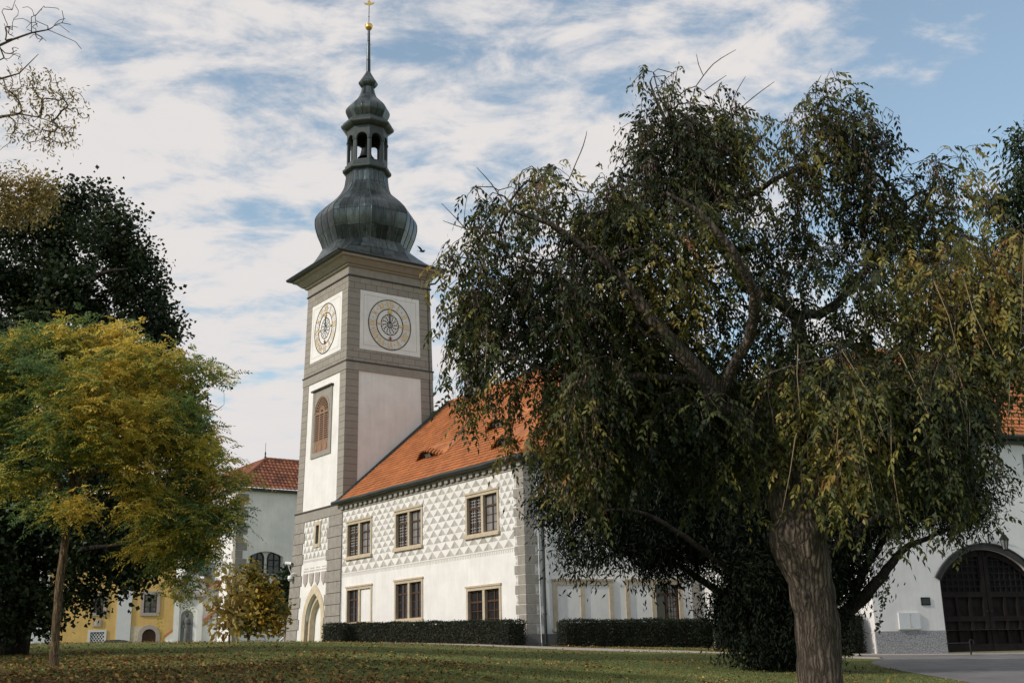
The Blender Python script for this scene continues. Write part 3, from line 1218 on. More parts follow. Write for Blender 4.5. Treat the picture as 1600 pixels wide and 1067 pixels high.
oct_solid('finial_collar', [(.44, 40.85), (.52, 40.9), (.72, 41.15), (.72, 41.3), (.66, 41.36), (.22, 42.1), (.17, 42.2)], COPPER, 1, 1.0)
m = MB()
m.lathe((TC[0], TC[1], PT[2]), [(.17, 42.15), (.155, 43), (.09, 45.8)], 10)
for zz in (43.2, 44.5, 45.4):
    m.tube([(TC[0] - .2, TC[1], PT[2] + zz), (TC[0] + .2, TC[1], PT[2] + zz)], .012, 5)
m.build('spire', COPPER, tower)
m = MB()
m.lathe((TC[0], TC[1], PT[2] + 46.02), [(.02, -.29), (.16, -.25), (.26, -.12), (.29, 0), (.26, .12), (.29, .14), (.25, .19), (.16, .26), (.02, .3)], 18)
m.build('gilded_ball', GILT_BALL, tower)
m = MB()
m.tube([(TC[0], TC[1], PT[2] + 46.25), (TC[0], TC[1], PT[2] + 48.4)], .03, 6)
m.lathe((TC[0], TC[1], PT[2] + 46.9), [(.01, -.06), (.06, 0), (.01, .06)], 8)
m.build('rod', IRON, tower)
m = MB()
fv = Fr((TC[0], TC[1], PT[2]), np.array([1.0, 0, 0]), np.array([0, 1.0, 0]))
m.poly(fv, [(-.36, 47.98), (-.1, 47.9), (0, 47.8), (.1, 47.9), (.36, 48.0), (.40, 48.12), (.12, 48.06), (.1, 48.22), (0, 48.32), (-.1, 48.22), (-.12, 48.06), (-.4, 48.1)], -.03, .03)
m.build('weathervane', GILT_BALL, tower)

# ledge between the lower and the upper shaft
m = MB()
m.box(Fr(PT, A, B), -TW - .12, .0, -.12, .02, ZL - .06, ZL + .04, 1)
m.box(FT, -TW, 0, -.07, .02, 8.55, ZL - .02, 0)
m.build('ledge', [GREY_FLAT, DARK_LINE], tower)

# lower quoins
for a0, a1, sd_ in ((-TW, -TW + 1.45, 1), (-1.78, 0, -1)):
    m = MB()
    quoins(m, FT, a0, a1, 0, -2.0, 8.55, .72, .05, .18, sd_)
    m.build('quoin', [GREY_ST, DARK_LINE], tower)

# sgraffito of the gate field
m = MB()
triangles(m, FT, -TW + 1.62, -1.95, 6.05, 6, .42, .56, -.012, [(-3.68, -2.97, 6.8, 8.25)])
for k in range(26):
    a = -TW + 1.6 + k * .132
    m.box(FT, a, a + .05, -.012, .0, 5.83, 5.98, 1)
m.build('sgraffito', [SG_DARK, SG_MID], tower)
# slit window
m = MB()
m.box(FT, -3.78, -3.55, -.06, .2, 6.72, 8.38)
m.box(FT, -3.10, -2.87, -.06, .2, 6.72, 8.38)
m.box(FT, -3.55, -3.10, -.06, .2, 8.15, 8.38)
m.box(FT, -3.55, -3.10, -.08, .2, 6.72, 6.95)
w_ = m.build('slit_window', TAN, tower)
m = MB()
m.face([FT.p(-3.56, .35, 6.9), FT.p(-3.09, .35, 6.9), FT.p(-3.09, .35, 8.2), FT.p(-3.56, .35, 8.2)])
m.build('pane', GLASS, w_)
# four painted shields with strips above
for k in range(4):
    a = -4.98 + k * .83
    m = MB()
    sh = [(a, 5.1), (a + .05, 4.55), (a + .31, 4.25), (a + .57, 4.55), (a + .62, 5.1)]
    m.poly(FT, sh, -.05, 0, 0)
    m.poly(FT, [(a + .07, 5.03), (a + .11, 4.60), (a + .31, 4.36), (a + .51, 4.60), (a + .55, 5.03)], -.062, -.05, 1)
    if k % 2 == 0:
        m.poly(FT, [(a + .2, 4.95), (a + .31, 4.5), (a + .42, 4.95)], -.07, -.06, 0)
    else:
        m.box(FT, a + .12, a + .5, -.07, -.06, 4.72, 4.82, 0)
    m.box(FT, a - .03, a + .65, -.02, 0, 5.22, 5.30, 2)
    m.box(FT, a + .05, a + .57, -.02, 0, 5.40, 5.46, 2)
    m.build('shield', [SG_DARK, TRIM, SG_MID], tower)
# portal
m = MB()
outer = pointed(door_l - .42, door_r + .42, door_s, 10, .86)
m.ring(FT, arch, outer, -.05, .02, 0)
for l, r in ((door_l - .42, door_l), (door_r, door_r + .42)):
    m.box(FT, l, r, -.05, .3, .72, door_s, 0)
    m.box(FT, l + .02, r - .02, -.06, .3, -2.6, .70, 1)
inner = pointed(door_l + .22, door_r - .22, door_s, 10, .92)
m.ring(FT, inner, arch, .22, .6, 0)
m.box(FT, door_l, door_l + .22, .2, .6, .72, door_s, 0)
m.box(FT, door_l + .0, door_l + .24, .16, .6, -2.6, .72, 1)
m.box(FT, door_r - .22, door_r, .2, .6, -2.6, door_s, 0)
po = m.build('portal', [TAN_PALE, RUST], tower)
m = MB()
m.box(FT, door_l, door_r, .58, .66, -.55, 4.1, 0)
m.box(FT, door_l, door_r, .57, .66, -2.8, -.55, 1)
m.box(FT, door_r - .36, door_r - .24, .50, .58, -2.8, 2.4, 2)
m.build('door', [WHITE_OLD, BLUEGREY, IRON], tower)


def clock(fr, ca, cz, R, a0, a1, z0, z1):
    m = MB()
    m.box(fr, a0, a1, -.045, .02, z0, z1, 0)
    l = .028
    i = .30
    for q in ((a0 + i, a1 - i, z1 - i, z1 - i + l), (a0 + i, a1 - i, z0 + i, z0 + i + l)):
        m.box(fr, q[0], q[1], -.052, -.044, q[2], q[3], 2)
    for a_ in (a0 + i, a1 - i):
        m.box(fr, a_ - l / 2, a_ + l / 2, -.052, -.044, z0 + i + l, z1 - i, 2)
    face = m.build('clock_face', [WHITE, CLOCKGREY, SG_MID], tower)
    m = MB()
    n = 56
    full = lambda r: arc(ca, cz, r, 90, -270, n)
    m.ring(fr, full(R * .63), full(R * .975), -.052, -.044, 1)
    m.ring(fr, full(R * .965), full(R * 1.0), -.075, -.044, 0)
    m.ring(fr, full(R * .60), full(R * .635), -.075, -.044, 0)
    m.build('dial_ring', [INK, CLOCKGREY], face)
    m = MB()                                                     # rosette of dark lozenges
    for ring_i, (r0, r1, cnt) in enumerate(((.02, .07, 6), (.09, .16, 12), (.185, .26, 12), (.275, .335, 24), (.35, .40, 24))):
        for k in range(cnt):
            if ring_i >= 3 and k % 2 == ring_i % 2:
                continue
            t0_ = 2 * math.pi * (k + (.5 if ring_i % 2 else 0)) / cnt
            dt = 2 * math.pi / cnt * (.34 if ring_i < 3 else .42)
            pts = []
            for t, r in ((t0_ - dt, (r0 + r1) / 2), (t0_, r0), (t0_ + dt, (r0 + r1) / 2), (t0_, r1)):
                pts.append((ca + R * r * math.cos(t), cz + R * r * math.sin(t)))
            m.face([fr.p(a, -.055, z) for a, z in pts], 0)
    m.ring(fr, full(R * .395), full(R * .42), -.06, -.044, 0)
    for k in range(12):
        t = 2 * math.pi * k / 12
        dx, dz = math.cos(t), math.sin(t)
        px, pz = -dz, dx
        w = R * .009
        pts = [(ca + R * r * dx + s_ * px * w, cz + R * r * dz + s_ * pz * w) for r, s_ in ((.05, -1), (.40, -1), (.40, 1), (.05, 1))]
        m.face([fr.p(a, -.053, z) for a, z in pts], 0)
    m.build('rosette', INK, face)
    rom = ['XII', 'I', 'II', 'III', 'IIII', 'V', 'VI', 'VII', 'VIII', 'IX', 'X', 'XI']
    for h, s_ in enumerate(rom):
        m = MB()
        dots = MB()
        th = math.radians(90 - 30 * h)
        er = np.array([math.cos(th), math.sin(th)])
        et = np.array([math.sin(th), -math.cos(th)])            # clockwise
        wch = {'I': .085, 'V': .17, 'X': .18}
        tot = sum(wch[c] for c in s_) * R
        x = -tot / 2
        r0, r1 = R * .67, R * .93

        def stroke(xa, ra, xb, rb, t):
            p = np.array([ca, cz]) + er * ra + et * xa
            q = np.array([ca, cz]) + er * rb + et * xb
            d = (q - p) / np.linalg.norm(q - p)
            nn = np.array([-d[1], d[0]]) * t / 2
            pts = [p + nn, p - nn, q - nn, q + nn]
            m.face([fr.p(a, -.07, z) for a, z in pts], 0)
        for c in s_:
            w = wch[c] * R
            if c == 'I':
                stroke(x + w / 2, r0, x + w / 2, r1, R * .038)
            elif c == 'V':
                stroke(x + .12 * w, r1, x + w * .5, r0, R * .045)
                stroke(x + .88 * w, r1, x + w * .5, r0, R * .022)
            else:
                stroke(x + .1 * w, r1, x + .9 * w, r0, R * .045)
                stroke(x + .9 * w, r1, x + .1 * w, r0, R * .022)
            x += w
        th2 = th - math.radians(15)
        pc = np.array([ca, cz]) + R * .80 * np.array([math.cos(th2), math.sin(th2)])
        dd = R * .032
        dots.face([fr.p(pc[0] + u_, -.068, pc[1] + v_) for u_, v_ in ((-dd, 0), (0, -dd), (dd, 0), (0, dd))], 0)
        m.build('numeral', GOLD, face)
        dots.build('hour_mark', SG_DARK, face)
    m = MB()                                                     # gilded pointer with a small sun
    m.poly(fr, arc(ca, cz + R * .52, R * .085, 0, 330, 11), -.125, -.115, 0)
    m.box(fr, ca - R * .02, ca + R * .02, -.115, -.09, cz + R * .05, cz + R * .62, 1)
    m.box(fr, ca - R * .11, ca + R * .11, -.135, -.115, cz + R * .49, cz + R * .53, 0)
    m.build('hand', [GOLD, INK], face)
    m = MB()
    m.poly(fr, [(ca - R * .05, cz - R * .50), (ca, cz - R * .62), (ca + R * .08, cz - R * .54), (ca + R * .02, cz - R * .46)], -.12, -.09, 0)
    m.build('counterweight', REDSPOT, face)
    for q0, q1 in ((-.60, -.42), (.42, .60)):
        m = MB()
        m.box(fr, ca + R * q0, ca + R * q1, -.10, -.08, cz - R * .03, cz + R * .03, 0)
        m.build('quarter_mark', GOLD, face)
    return face


clock(FT, -3.50, 21.65, 1.80, -TW + .95, -.93, 19.57, 23.72)
clock(FS, 3.42, 21.55, 1.80, .96, TD - 1.03, 19.57, 23.72)

# louvred window on the sunlit face
m = MB()
l, r, zb, zt = -5.0, -1.98, 12.73, 17.35
m.box(FT, l, l + .3, -.08, .02, zb, zt)
m.box(FT, r - .3, r, -.08, .02, zb, zt)
m.box(FT, l + .3, r - .3, -.08, .02, zb, zb + .32)
il, ir = l + .42, r - .42
ac = (il + ir) / 2
ra = (ir - il) / 2
spz = 15.75
up = arc(ac, spz, ra, 180, 0, 14)
topz = zt
for (a_, z_), (c_, w_) in zip(up[:-1], up[1:]):
    m.face([FT.p(a_, -.06, z_), FT.p(c_, -.06, w_), FT.p(c_, -.06, topz), FT.p(a_, -.06, topz)])
m.box(FT, l + .3, il, -.06, .02, zb + .32, zt)
m.box(FT, ir, r - .3, -.06, .02, zb + .32, zt)
m.ring(FT, up, arc(ac, spz, ra + .13, 180, 0, 14), -.10, -.05)
m.box(FT, l - .12, r + .12, -.22, .02, zt, zt + .10, 1)
lw = m.build('louvred_window', [GREY_FLAT, DARK_LINE], tower)
m = MB()
m.face([FT.p(il, -.015, zb + .3), FT.p(ir, -.015, zb + .3), FT.p(ir, -.015, spz + ra), FT.p(il, -.015, spz + ra)], 1)
zc = zb + .95
for k in range(3):
    a_ = il + .06 + k * (ir - il - .12) / 3
    c_ = il + .06 + (k + 1) * (ir - il - .12) / 3
    m.box(FT, a_, a_ + .07, -.055, -.02, zc + .1, spz - .12)
    m.box(FT, c_ - .07, c_, -.055, -.02, zc + .1, spz - .12)
    nl = 12
    for j in range(nl):
        z_ = zc + .12 + (spz - .26 - zc) * j / nl
        P = FT.p
        m.face([P(a_ + .07, -.06, z_), P(c_ - .07, -.06, z_), P(c_ - .07, -.04, z_ + .075), P(a_ + .07, -.04, z_ + .075)], 0)
        m.face([P(a_ + .07, -.02, z_ + .075), P(a_ + .07, -.04, z_ + .075), P(c_ - .07, -.04, z_ + .075), P(c_ - .07, -.02, z_ + .075)], 0)
m.box(FT, il, ir, -.06, -.02, zc - .02, zc + .1)
m.box(FT, il, ir, -.06, -.02, spz - .12, spz + .02)
m.box(FT, il, ir, -.05, -.02, zb + .32, zc - .02)
for k in range(3):                                               # carved ovals of the lower panel
    a_ = il + (k + .5) * (ir - il) / 3
    m.poly(FT, [(a_ + .2 * math.cos(t) * (1 if k != 1 else .9), zb + .64 + .26 * math.sin(t)) for t in np.linspace(0, 2 * math.pi, 12, endpoint=False)], -.075, -.05)
for k in range(13):                                              # fan
    t = math.radians(180 * (k + .5) / 13)
    for r0, r1, w in ((.46, .88, .028), (.15, .34, .03)):
        dx, dz = math.cos(t), math.sin(t)
        pts = [(ac + ra * r0 * dx - dz * w, spz + ra * r0 * dz + dx * w), (ac + ra * r0 * dx + dz * w, spz + ra * r0 * dz - dx * w),
               (ac + ra * r1 * dx + dz * w * 1.6, spz + ra * r1 * dz - dx * w * 1.6), (ac + ra * r1 * dx - dz * w * 1.6, spz + ra * r1 * dz + dx * w * 1.6)]
        m.poly(FT, pts, -.055, -.02)
m.ring(FT, arc(ac, spz, ra * .36, 180, 0, 12), arc(ac, spz, ra * .43, 180, 0, 12), -.06, -.02)
m.ring(FT, arc(ac, spz, ra * .91, 180, 0, 14), arc(ac, spz, ra * .995, 180, 0, 14), -.06, -.02)
m.build('shutter', [SHUTTER, DARKVOID], lw)


# ================================================================== MAIN BUILDING
FA = Fr(P0, A, B)
FC = Fr(P0, C, CN)
house = thing('painted_house', 'white castle wing with grey triangle painted upper storey and orange tiled roof', 'building', (P0[0], P0[1], P0[2]))
LA = -19.6
ups = [(-18.98, -15.7), (-12.9, -9.77), (-5.3, -2.17)]
UZ = (5.66, 7.85)
lows = [(-18.9, -15.6, 1.65, 3.83), (-12.9, -9.73, 1.62, 3.83), (-5.3, -2.12, .80, 2.99)]
holes = [(a + .12, c - .12, UZ[0] + .05, UZ[1] - .1) for a, c in ups] + [(a + .12, c - .12, z + .05, w - .1) for a, c, z, w in lows]
m = MB()
m.wall(FA, LA, 0, .5, 9.1, holes, depth=.22)
c_holes = [(6.98, 8.3, .85, 2.95)]
m.wall(FC, 0, 9.72, .5, 9.1, c_holes, depth=.25)
bp = P0 + LA * A + 15 * B
cp = P0 + 9.72 * C + 8 * CN
m.face([(P0 + LA * A)[:2].tolist() + [P0[2] - 2], bp[:2].tolist() + [P0[2] - 2], bp[:2].tolist() + [P0[2] + 9.1], (P0 + LA * A)[:2].tolist() + [P0[2] + 9.1]])
m.build('wall', WHITE, house)
# the recess behind the glass
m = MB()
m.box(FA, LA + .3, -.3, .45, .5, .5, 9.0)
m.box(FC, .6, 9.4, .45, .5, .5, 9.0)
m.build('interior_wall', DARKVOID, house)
# plinth
m = MB()
m.box(FA, LA, -.03, -.05, .1, -2.5, .5)
m.box(FC, -.05, 9.72, -.05, .1, -2.5, .5)
m.build('plinth', PLINTH, house)
# sgraffito
skips = [(a + .08, c - .08, UZ[0] - .06, UZ[1] - .05) for a, c in ups]
m = MB()
triangles(m, FA, LA + .05, -.92, 4.78, 2, .40, .92, -.006, skips)
triangles(m, FA, LA + .05, -9.62, 5.60, 9, .333, .74, -.006, skips)
triangles(m, FA, -9.60, -2.05, 5.60, 8, .375, .86, -.006, skips)
triangles(m, FA, -2.02, -.92, 5.60, 9, .333, .55, -.006, skips)
for k in range(int((-.8 - LA) / .16)):
    a = LA + .1 + k * .16
    m.box(FA, a, a + .055, -.006, 0, 4.52, 4.68, 1)
m.box(FA, LA + .02, -.85, -.008, 0, 4.69, 4.73, 1)
m.build('sgraffito', [SG_DARK, SG_MID], house)
# quoins at the corner, both sides
m = MB()
n = 17
hq = (8.62 - .5) / n
for i in range(n):
    z0, z1 = .5 + i * hq, .5 + (i + 1) * hq
    la, lc = (.86, .50) if i % 2 == 0 else (.62, .74)
    j = rng.uniform(-.03, .03)
    m.box(FA, -la + j, .028, -.035, .02, z0 + .024, z1 - .024, 0)
    m.box(FC, .0, lc + j, -.035, .02, z0 + .024, z1 - .024, 0)
    if i % 2 == 0:                                   # hourglass ornaments between the short blocks
        l, r = .53, .78
        mid = (l + r) / 2
        zm = (z0 + z1) / 2
        for pts in ([(l, z0 + .03), (r, z0 + .03), (mid, zm)], [(mid, zm), (r, z1 - .03), (l, z1 - .03)]):
            m.face([FC.p(a, -.008, z) for a, z in pts], 2)
    else:
        l, r = -.84, -.66
        mid = (l + r) / 2
        zm = (z0 + z1) / 2
        for pts in ([(l, z0 + .03), (r, z0 + .03), (mid, zm)], [(mid, zm), (r, z1 - .03), (l, z1 - .03)]):
            m.face([FA.p(a, -.009, z) for a, z in pts], 2)
m.box(FA, -.60, .01, -.012, .02, .5, 8.62, 1)
m.box(FC, 0, .49, -.012, .02, .5, 8.62, 1)
m.build('quoin', [GREY_ST, JOINT, SG_MID], house)
m = MB()
m.box(FC, 8.99, 9.57, -.03, .02, 0, 8.6, 1)
for i in range(14):
    z0 = .0 + i * .62
    if z0 < 8:
        m.box(FC, 8.98, 9.58, -.05, .02, z0 + .02, z0 + .60, 0)
m.build('quoin', [GREY_ST, JOINT], house)
# cornice with dentils
m = MB()
m.box(FA, LA, .05, -.05, .02, 8.62, 8.72, 0)
m.box(FC, -.05, 9.72, -.05, .02, 8.62, 8.72, 0)
m.box(FA, LA, .10, -.10, .02, 8.94, 9.06, 0)
m.box(FA, LA, .22, -.24, .02, 9.06, 9.16, 0)
m.box(FC, -.1, 9.72, -.10, .02, 8.94, 9.06, 0)
m.box(FC, -.28, 9.72, -.30, .02, 9.06, 9.16, 0)
m.box(FA, LA, .0, -.015, .02, 8.72, 8.94, 1)  # dark backing paints the shadow in the gaps between dentils
m.box(FC, 0, 9.72, -.015, .02, 8.72, 8.94, 1)
k = 0
a = -.05
while a > LA + .3:
    m.box(FA, a - .34, a, -.17, .0, 8.74, 8.94, 0)
    m.box(FA, a - .34, a - .20, -.15, .0, 8.72, 8.74, 0)
    a -= .62
a = .1
while a < 9.3:
    m.box(FC, a, a + .30, -.16, .0, 8.76, 8.94, 0)
    a += .52
m.build('cornice', [GREY_FLAT, DARK_LINE], house)
# windows
for i, (a, c) in enumerate(ups):
    casement_window(house, FA, a, c, UZ[0], UZ[1], left='leaded', right='pale')
for i, (a, c, z, w) in enumerate(lows):
    casement_window(house, FA, a, c, z, w, left='glass', right='blind' if i == 0 else 'glass')
# blind window and half-blind window on the right-hand side
for a0, a1, mid in ((1.39, 4.61, 2.95), (5.28, 8.45, 6.82)):
    m = MB()
    z0, z1 = .75, 3.05
    m.box(FC, a0, a0 + .22, -.06, .02, z0, z1)
    m.box(FC, a1 - .22, a1, -.06, .02, z0, z1)
    m.box(FC, a0 + .22, a1 - .22, -.06, .02, z1 - .2, z1)
    m.box(FC, mid - .11, mid + .11, -.05, .02, z0, z1 - .2)
    m.box(FC, a0 - .06, a1 + .06, -.12, .02, z0 - .14, z0)
    m.box(FC, a0 - .05, a1 + .05, -.1, .02, z1, z1 + .08)
    sw = m.build('stone_window_frame', TAN, house)
m = MB()
l, r, zl, zh = 6.98, 8.2, .85, 2.85
m.box(FC, l, l + .08, .08, .14, zl, zh)
m.box(FC, r - .08, r, .08, .14, zl, zh)
m.box(FC, (l + r) / 2 - .07, (l + r) / 2 + .07, .07, .14, zl, zh)
m.box(FC, l + .08, r - .08, .075, .14, 2.28, 2.42)
for k in range(1, 9):
    zz = zl + (zh - zl) * k / 9
    m.box(FC, (l + r) / 2 + .07, r - .08, .105, .135, zz - .012, zz + .012)
for k in (1, 2):
    aa = (l + r) / 2 + .07 + (r - .15 - (l + r) / 2) * k / 3
    m.box(FC, aa - .01, aa + .01, .10, .134, zl, zh)
m.build('casement', WOOD, sw)
m = MB()
m.face([FC.p(l, .13, zl), FC.p((l + r) / 2, .13, zl), FC.p((l + r) / 2, .13, zh), FC.p(l, .13, zh)], 0)
m.face([FC.p((l + r) / 2, .13, zl), FC.p(r, .13, zl), FC.p(r, .13, zh), FC.p((l + r) / 2, .13, zh)], 1)
m.build('pane', [GLASS, GLASS_PALE], sw)

# roof
RZ, RB = 16.55, 8.0
ev0 = np.array(FA.p(LA - .75, -.38, 9.27))
ev1 = np.array(FA.p(.45, -.38, 9.27))
rg0 = np.array(FA.p(LA + .05, RB, RZ))
rg1 = np.array(FA.p(-5.4, RB, RZ))
ve0 = np.array(FA.p(LA + .05, -.38, 9.27))
tiled_roof('roof', ve0, ev1, rg0, rg1, TILE, house)
# strip of roof that overlaps the tower's foot at the left
ec1 = np.array(FC.p(17.0, -.5, 9.2))
ec0 = ev1
rr1 = np.array(FA.p(-5.4, RB, RZ))
tiled_roof('roof', ec0, ec1, rr1, rr1 + (ec1 - ec0) * .12, TILE, house)
bk0 = np.array(FA.p(LA + .05, 2 * RB + .5, 9.2))
bk1 = np.array(FA.p(.45, 2 * RB + .5, 9.2))
tiled_roof('roof', bk1, bk0, rg1, rg0, TILE, house)
m = MB()
ridge_tiles(m, rg0, rg1)
ridge_tiles(m, ev1 + np.array([0, 0, .05]), rg1)
m.build('ridge', TILE, house)
m = MB()
m.tube([ve0 + np.array([0, 0, .02]), rg0 + np.array([0, 0, .1])], .13, 6)
fa = np.array(FA.p(LA - .55, -.38, 9.23))
m.tube([fa, ve0 + np.array([0, 0, .05])], .1, 6)
m.build('verge_flashing', GUTTER, house)
m = MB()
g0, g1 = np.array(FA.p(LA - .62, -.45, 9.2)), np.array(FA.p(.4, -.45, 9.17))
for i in range(11):
    pass
rows = []
for i in range(25):
    p = g0 + (g1 - g0) * i / 24 + np.array([0, 0, .02 * math.sin(i * .9) - .012 * (i % 3)])
    rows.append(p)
m.tube(rows, .125, 9)
m.tube([np.array(FC.p(-.5, -.6, 9.1)), np.array(FC.p(9.6, -.6, 9.1))], .12, 8)
m.box(FA, LA - .1, .3, -.37, -.29, 9.16, 9.22)
m.build('gutter', GUTTER, house)
m = MB()
m.tube([np.array(FC.p(.92, -.55, 9.05)), np.array(FC.p(.92, -.3, 8.7)), np.array(FC.p(.92, -.12, 8.4)), np.array(FC.p(.92, -.12, 4)), np.array(FC.p(.92, -.12, -.4))], .075, 8)
for zz in (7.2, 5.2, 3.1, 1.4):
    m.tube([np.array(FC.p(.92, -.12, zz)), np.array(FC.p(.92, -.12, zz + .07))], .10, 8)
m.build('downpipe', GUTTER, house)
m = MB()
m.tube([np.array(FC.p(.70, -.03, 8.3)), np.array(FC.p(.70, -.03, 3)), np.array(FC.p(.71, -.07, .3)), np.array(FC.p(.74, -.08, -.35)), np.array(FC.p(-.3, -.5, -.25)), np.array(FC.p(-1.2, -.5, -.1))], .022, 6)
m.build('lightning_cable', CAMWHITE, house)


def eyebrow(u, s, w=1.75, h=.36):
    """bat dormer on the sunlit slope: u along the eave, s = share of the slope"""
    base = ve0 + (ev1 - ve0) * 0
    slope = (rg0 - ve0)
    nrm = np.cross((ev1 - ve0), slope)
    nrm = nrm / np.linalg.norm(nrm)
    if nrm[2] < 0:
        nrm = -nrm
    sl = slope / np.linalg.norm(slope)
    o = np.array(FA.p(u, -.38, 9.27)) + slope * s
    d = A
    m = MB()
    K, J = 16, 7
    top = []
    for j in range(J + 1):
        row = []
        for i in range(K + 1):
            x = (i / K - .5) * w * 2
            prof = h * (.5 + .5 * math.cos(math.pi * min(1, abs(x) / w)))
            f = 1 - j / J
            p = o + d * x * (1 - .0 * j) + nrm * (.06 + prof * 1.6 * f ** 1.3) + sl * (j / J * 1.7)
            row.append(p)
        top.append(row)
    m.grid(top, 0, uv=lambda i, j: (u / .24 + j * .9, 3 + i * .7))
    front = [[p + sl * .02 for p in top[0]], [o + d * (i / K - .5) * w * 2 + nrm * .05 + sl * .1 for i in range(K + 1)]]
    m.grid(front, 1, smooth=False)
    for i in range(2, K - 1):
        p = top[0][i]
        m.tube([p - sl * .16, p + sl * .2], .07, 6, 0)
    d_ = m.build('eyebrow_dormer', [TILE, DARKVOID, DARKVOID], house)
    g = MB()
    g.face([o + d * (-.3) + nrm * .10 - sl * .02, o + d * .3 + nrm * .10 - sl * .02, o + d * .28 + nrm * .32 + sl * .02, o + d * (-.28) + nrm * .32 + sl * .02])
    g.build('pane', GLASS_PALE, d_)


eyebrow(-11.6, .235)
eyebrow(-5.7, .36)
eyebrow(-2.2, .12)
# chimney on the ridge
m = MB()
ch = Fr(FA.p(-16.6, RB + .3, 0), A, B)
m.box(ch, -.7, .7, -.5, .5, RZ - 1.2, RZ + 1.15, 0)
m.box(ch, -.82, .82, -.62, .62, RZ + 1.15, RZ + 1.35, 1)
m.box(ch, -.6, .6, -.4, .4, RZ + 1.35, RZ + 1.5, 1)
m.build('chimney', [PLINTH, GUTTER], house)
m = MB()
lr = np.array(FA.p(-19.0, RB, RZ + .1))
m.tube([lr, lr + np.array([0, 0, .75])], .018, 5)
m.tube([lr + .25 * A, lr + .25 * A + np.array([0, 0, .6])], .014, 5)
m.tube([lr + np.array([0, 0, .45]), lr + .25 * A + np.array([0, 0, .45])], .012, 5)
m.build('lightning_rod', JOINT, house)

# ================================================================== EAST WING WITH THE GATE
Gs = P0 + 9.72 * C
WL = 10.43
G = Gs + WL * A
FD = Fr(G, D, DN)
FW = Fr(Gs, A, -np.array([-A[1], A[0], 0.0]) * -1)               # west wall: a along A from the inner corner
wing = thing('gate_wing', 'white gate wing with dark arched double gate and orange roof', 'building', (G[0], G[1], G[2] - .7))
WB = 15.0
GL, GR, GSP = 3.62, 8.82, 2.35
gh, rise = (GR - GL) / 2, 1.42
gr = (gh * gh + rise * rise) / (2 * rise)
ga = math.degrees(math.asin(gh / gr))
garch = arc((GL + GR) / 2, GSP + rise - gr, gr, 90 + ga, 90 - ga, 24)
m = MB()
m.wall(FD, 0, WB, .17, 9.0, [(GL, GR, .17, GSP + rise + .02), (9.25, 10.2, 7.45, 8.15)], depth=.4)
m.wall(FD, 0, GL, -.75, .17, [])
m.wall(FD, GR, WB, -.75, .17, [])
m.spandrel(FD, garch, GSP + rise + .02, 0, .4)
m.wall(FW, 0, WL, -1.5, 9.0, [(.55, 1.9, -1.4, 2.3)], depth=.4)
m.spandrel(FW, arc(1.225, 1.62, .675, 180, 0, 12), 2.3, 0, .4)
m.build('wall', WHITE, wing)
m = MB()
m.box(FD, -.03, GL - .02, -.045, .05, -1.6, .17, 0)
m.build('plinth', PEBBLE, wing)
m = MB()
m.box(FD, GR + .02, WB, -.045, .05, -1.6, .17, 0)
m.build('plinth', PEBBLE, wing)
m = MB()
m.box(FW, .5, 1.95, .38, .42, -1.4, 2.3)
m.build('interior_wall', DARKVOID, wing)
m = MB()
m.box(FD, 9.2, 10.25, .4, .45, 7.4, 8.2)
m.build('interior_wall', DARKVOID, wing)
m = MB()
m.box(FD, -.2, WB, -.18, .02, 8.75, 8.95, 0)
m.box(FD, -.3, WB, -.36, .02, 8.95, 9.12, 0)
m.box(FW, 0, WL + .2, -.18, .02, 8.75, 8.95, 0)
m.build('cornice', GUTTER, wing)
m = MB()
m.ring(FD, garch, arc((GL + GR) / 2, GSP + rise - gr, gr + .24, 90 + ga, 90 - ga, 24), -.06, .02)
m.ring(FD, arc((GL + GR) / 2, GSP + rise - gr, gr + .24, 90 + ga, 90 - ga, 24), arc((GL + GR) / 2, GSP + rise - gr, gr + .30, 90 + ga, 90 - ga, 24), -.11, .02)
m.build('arch_surround', DARK_ARCH, wing)
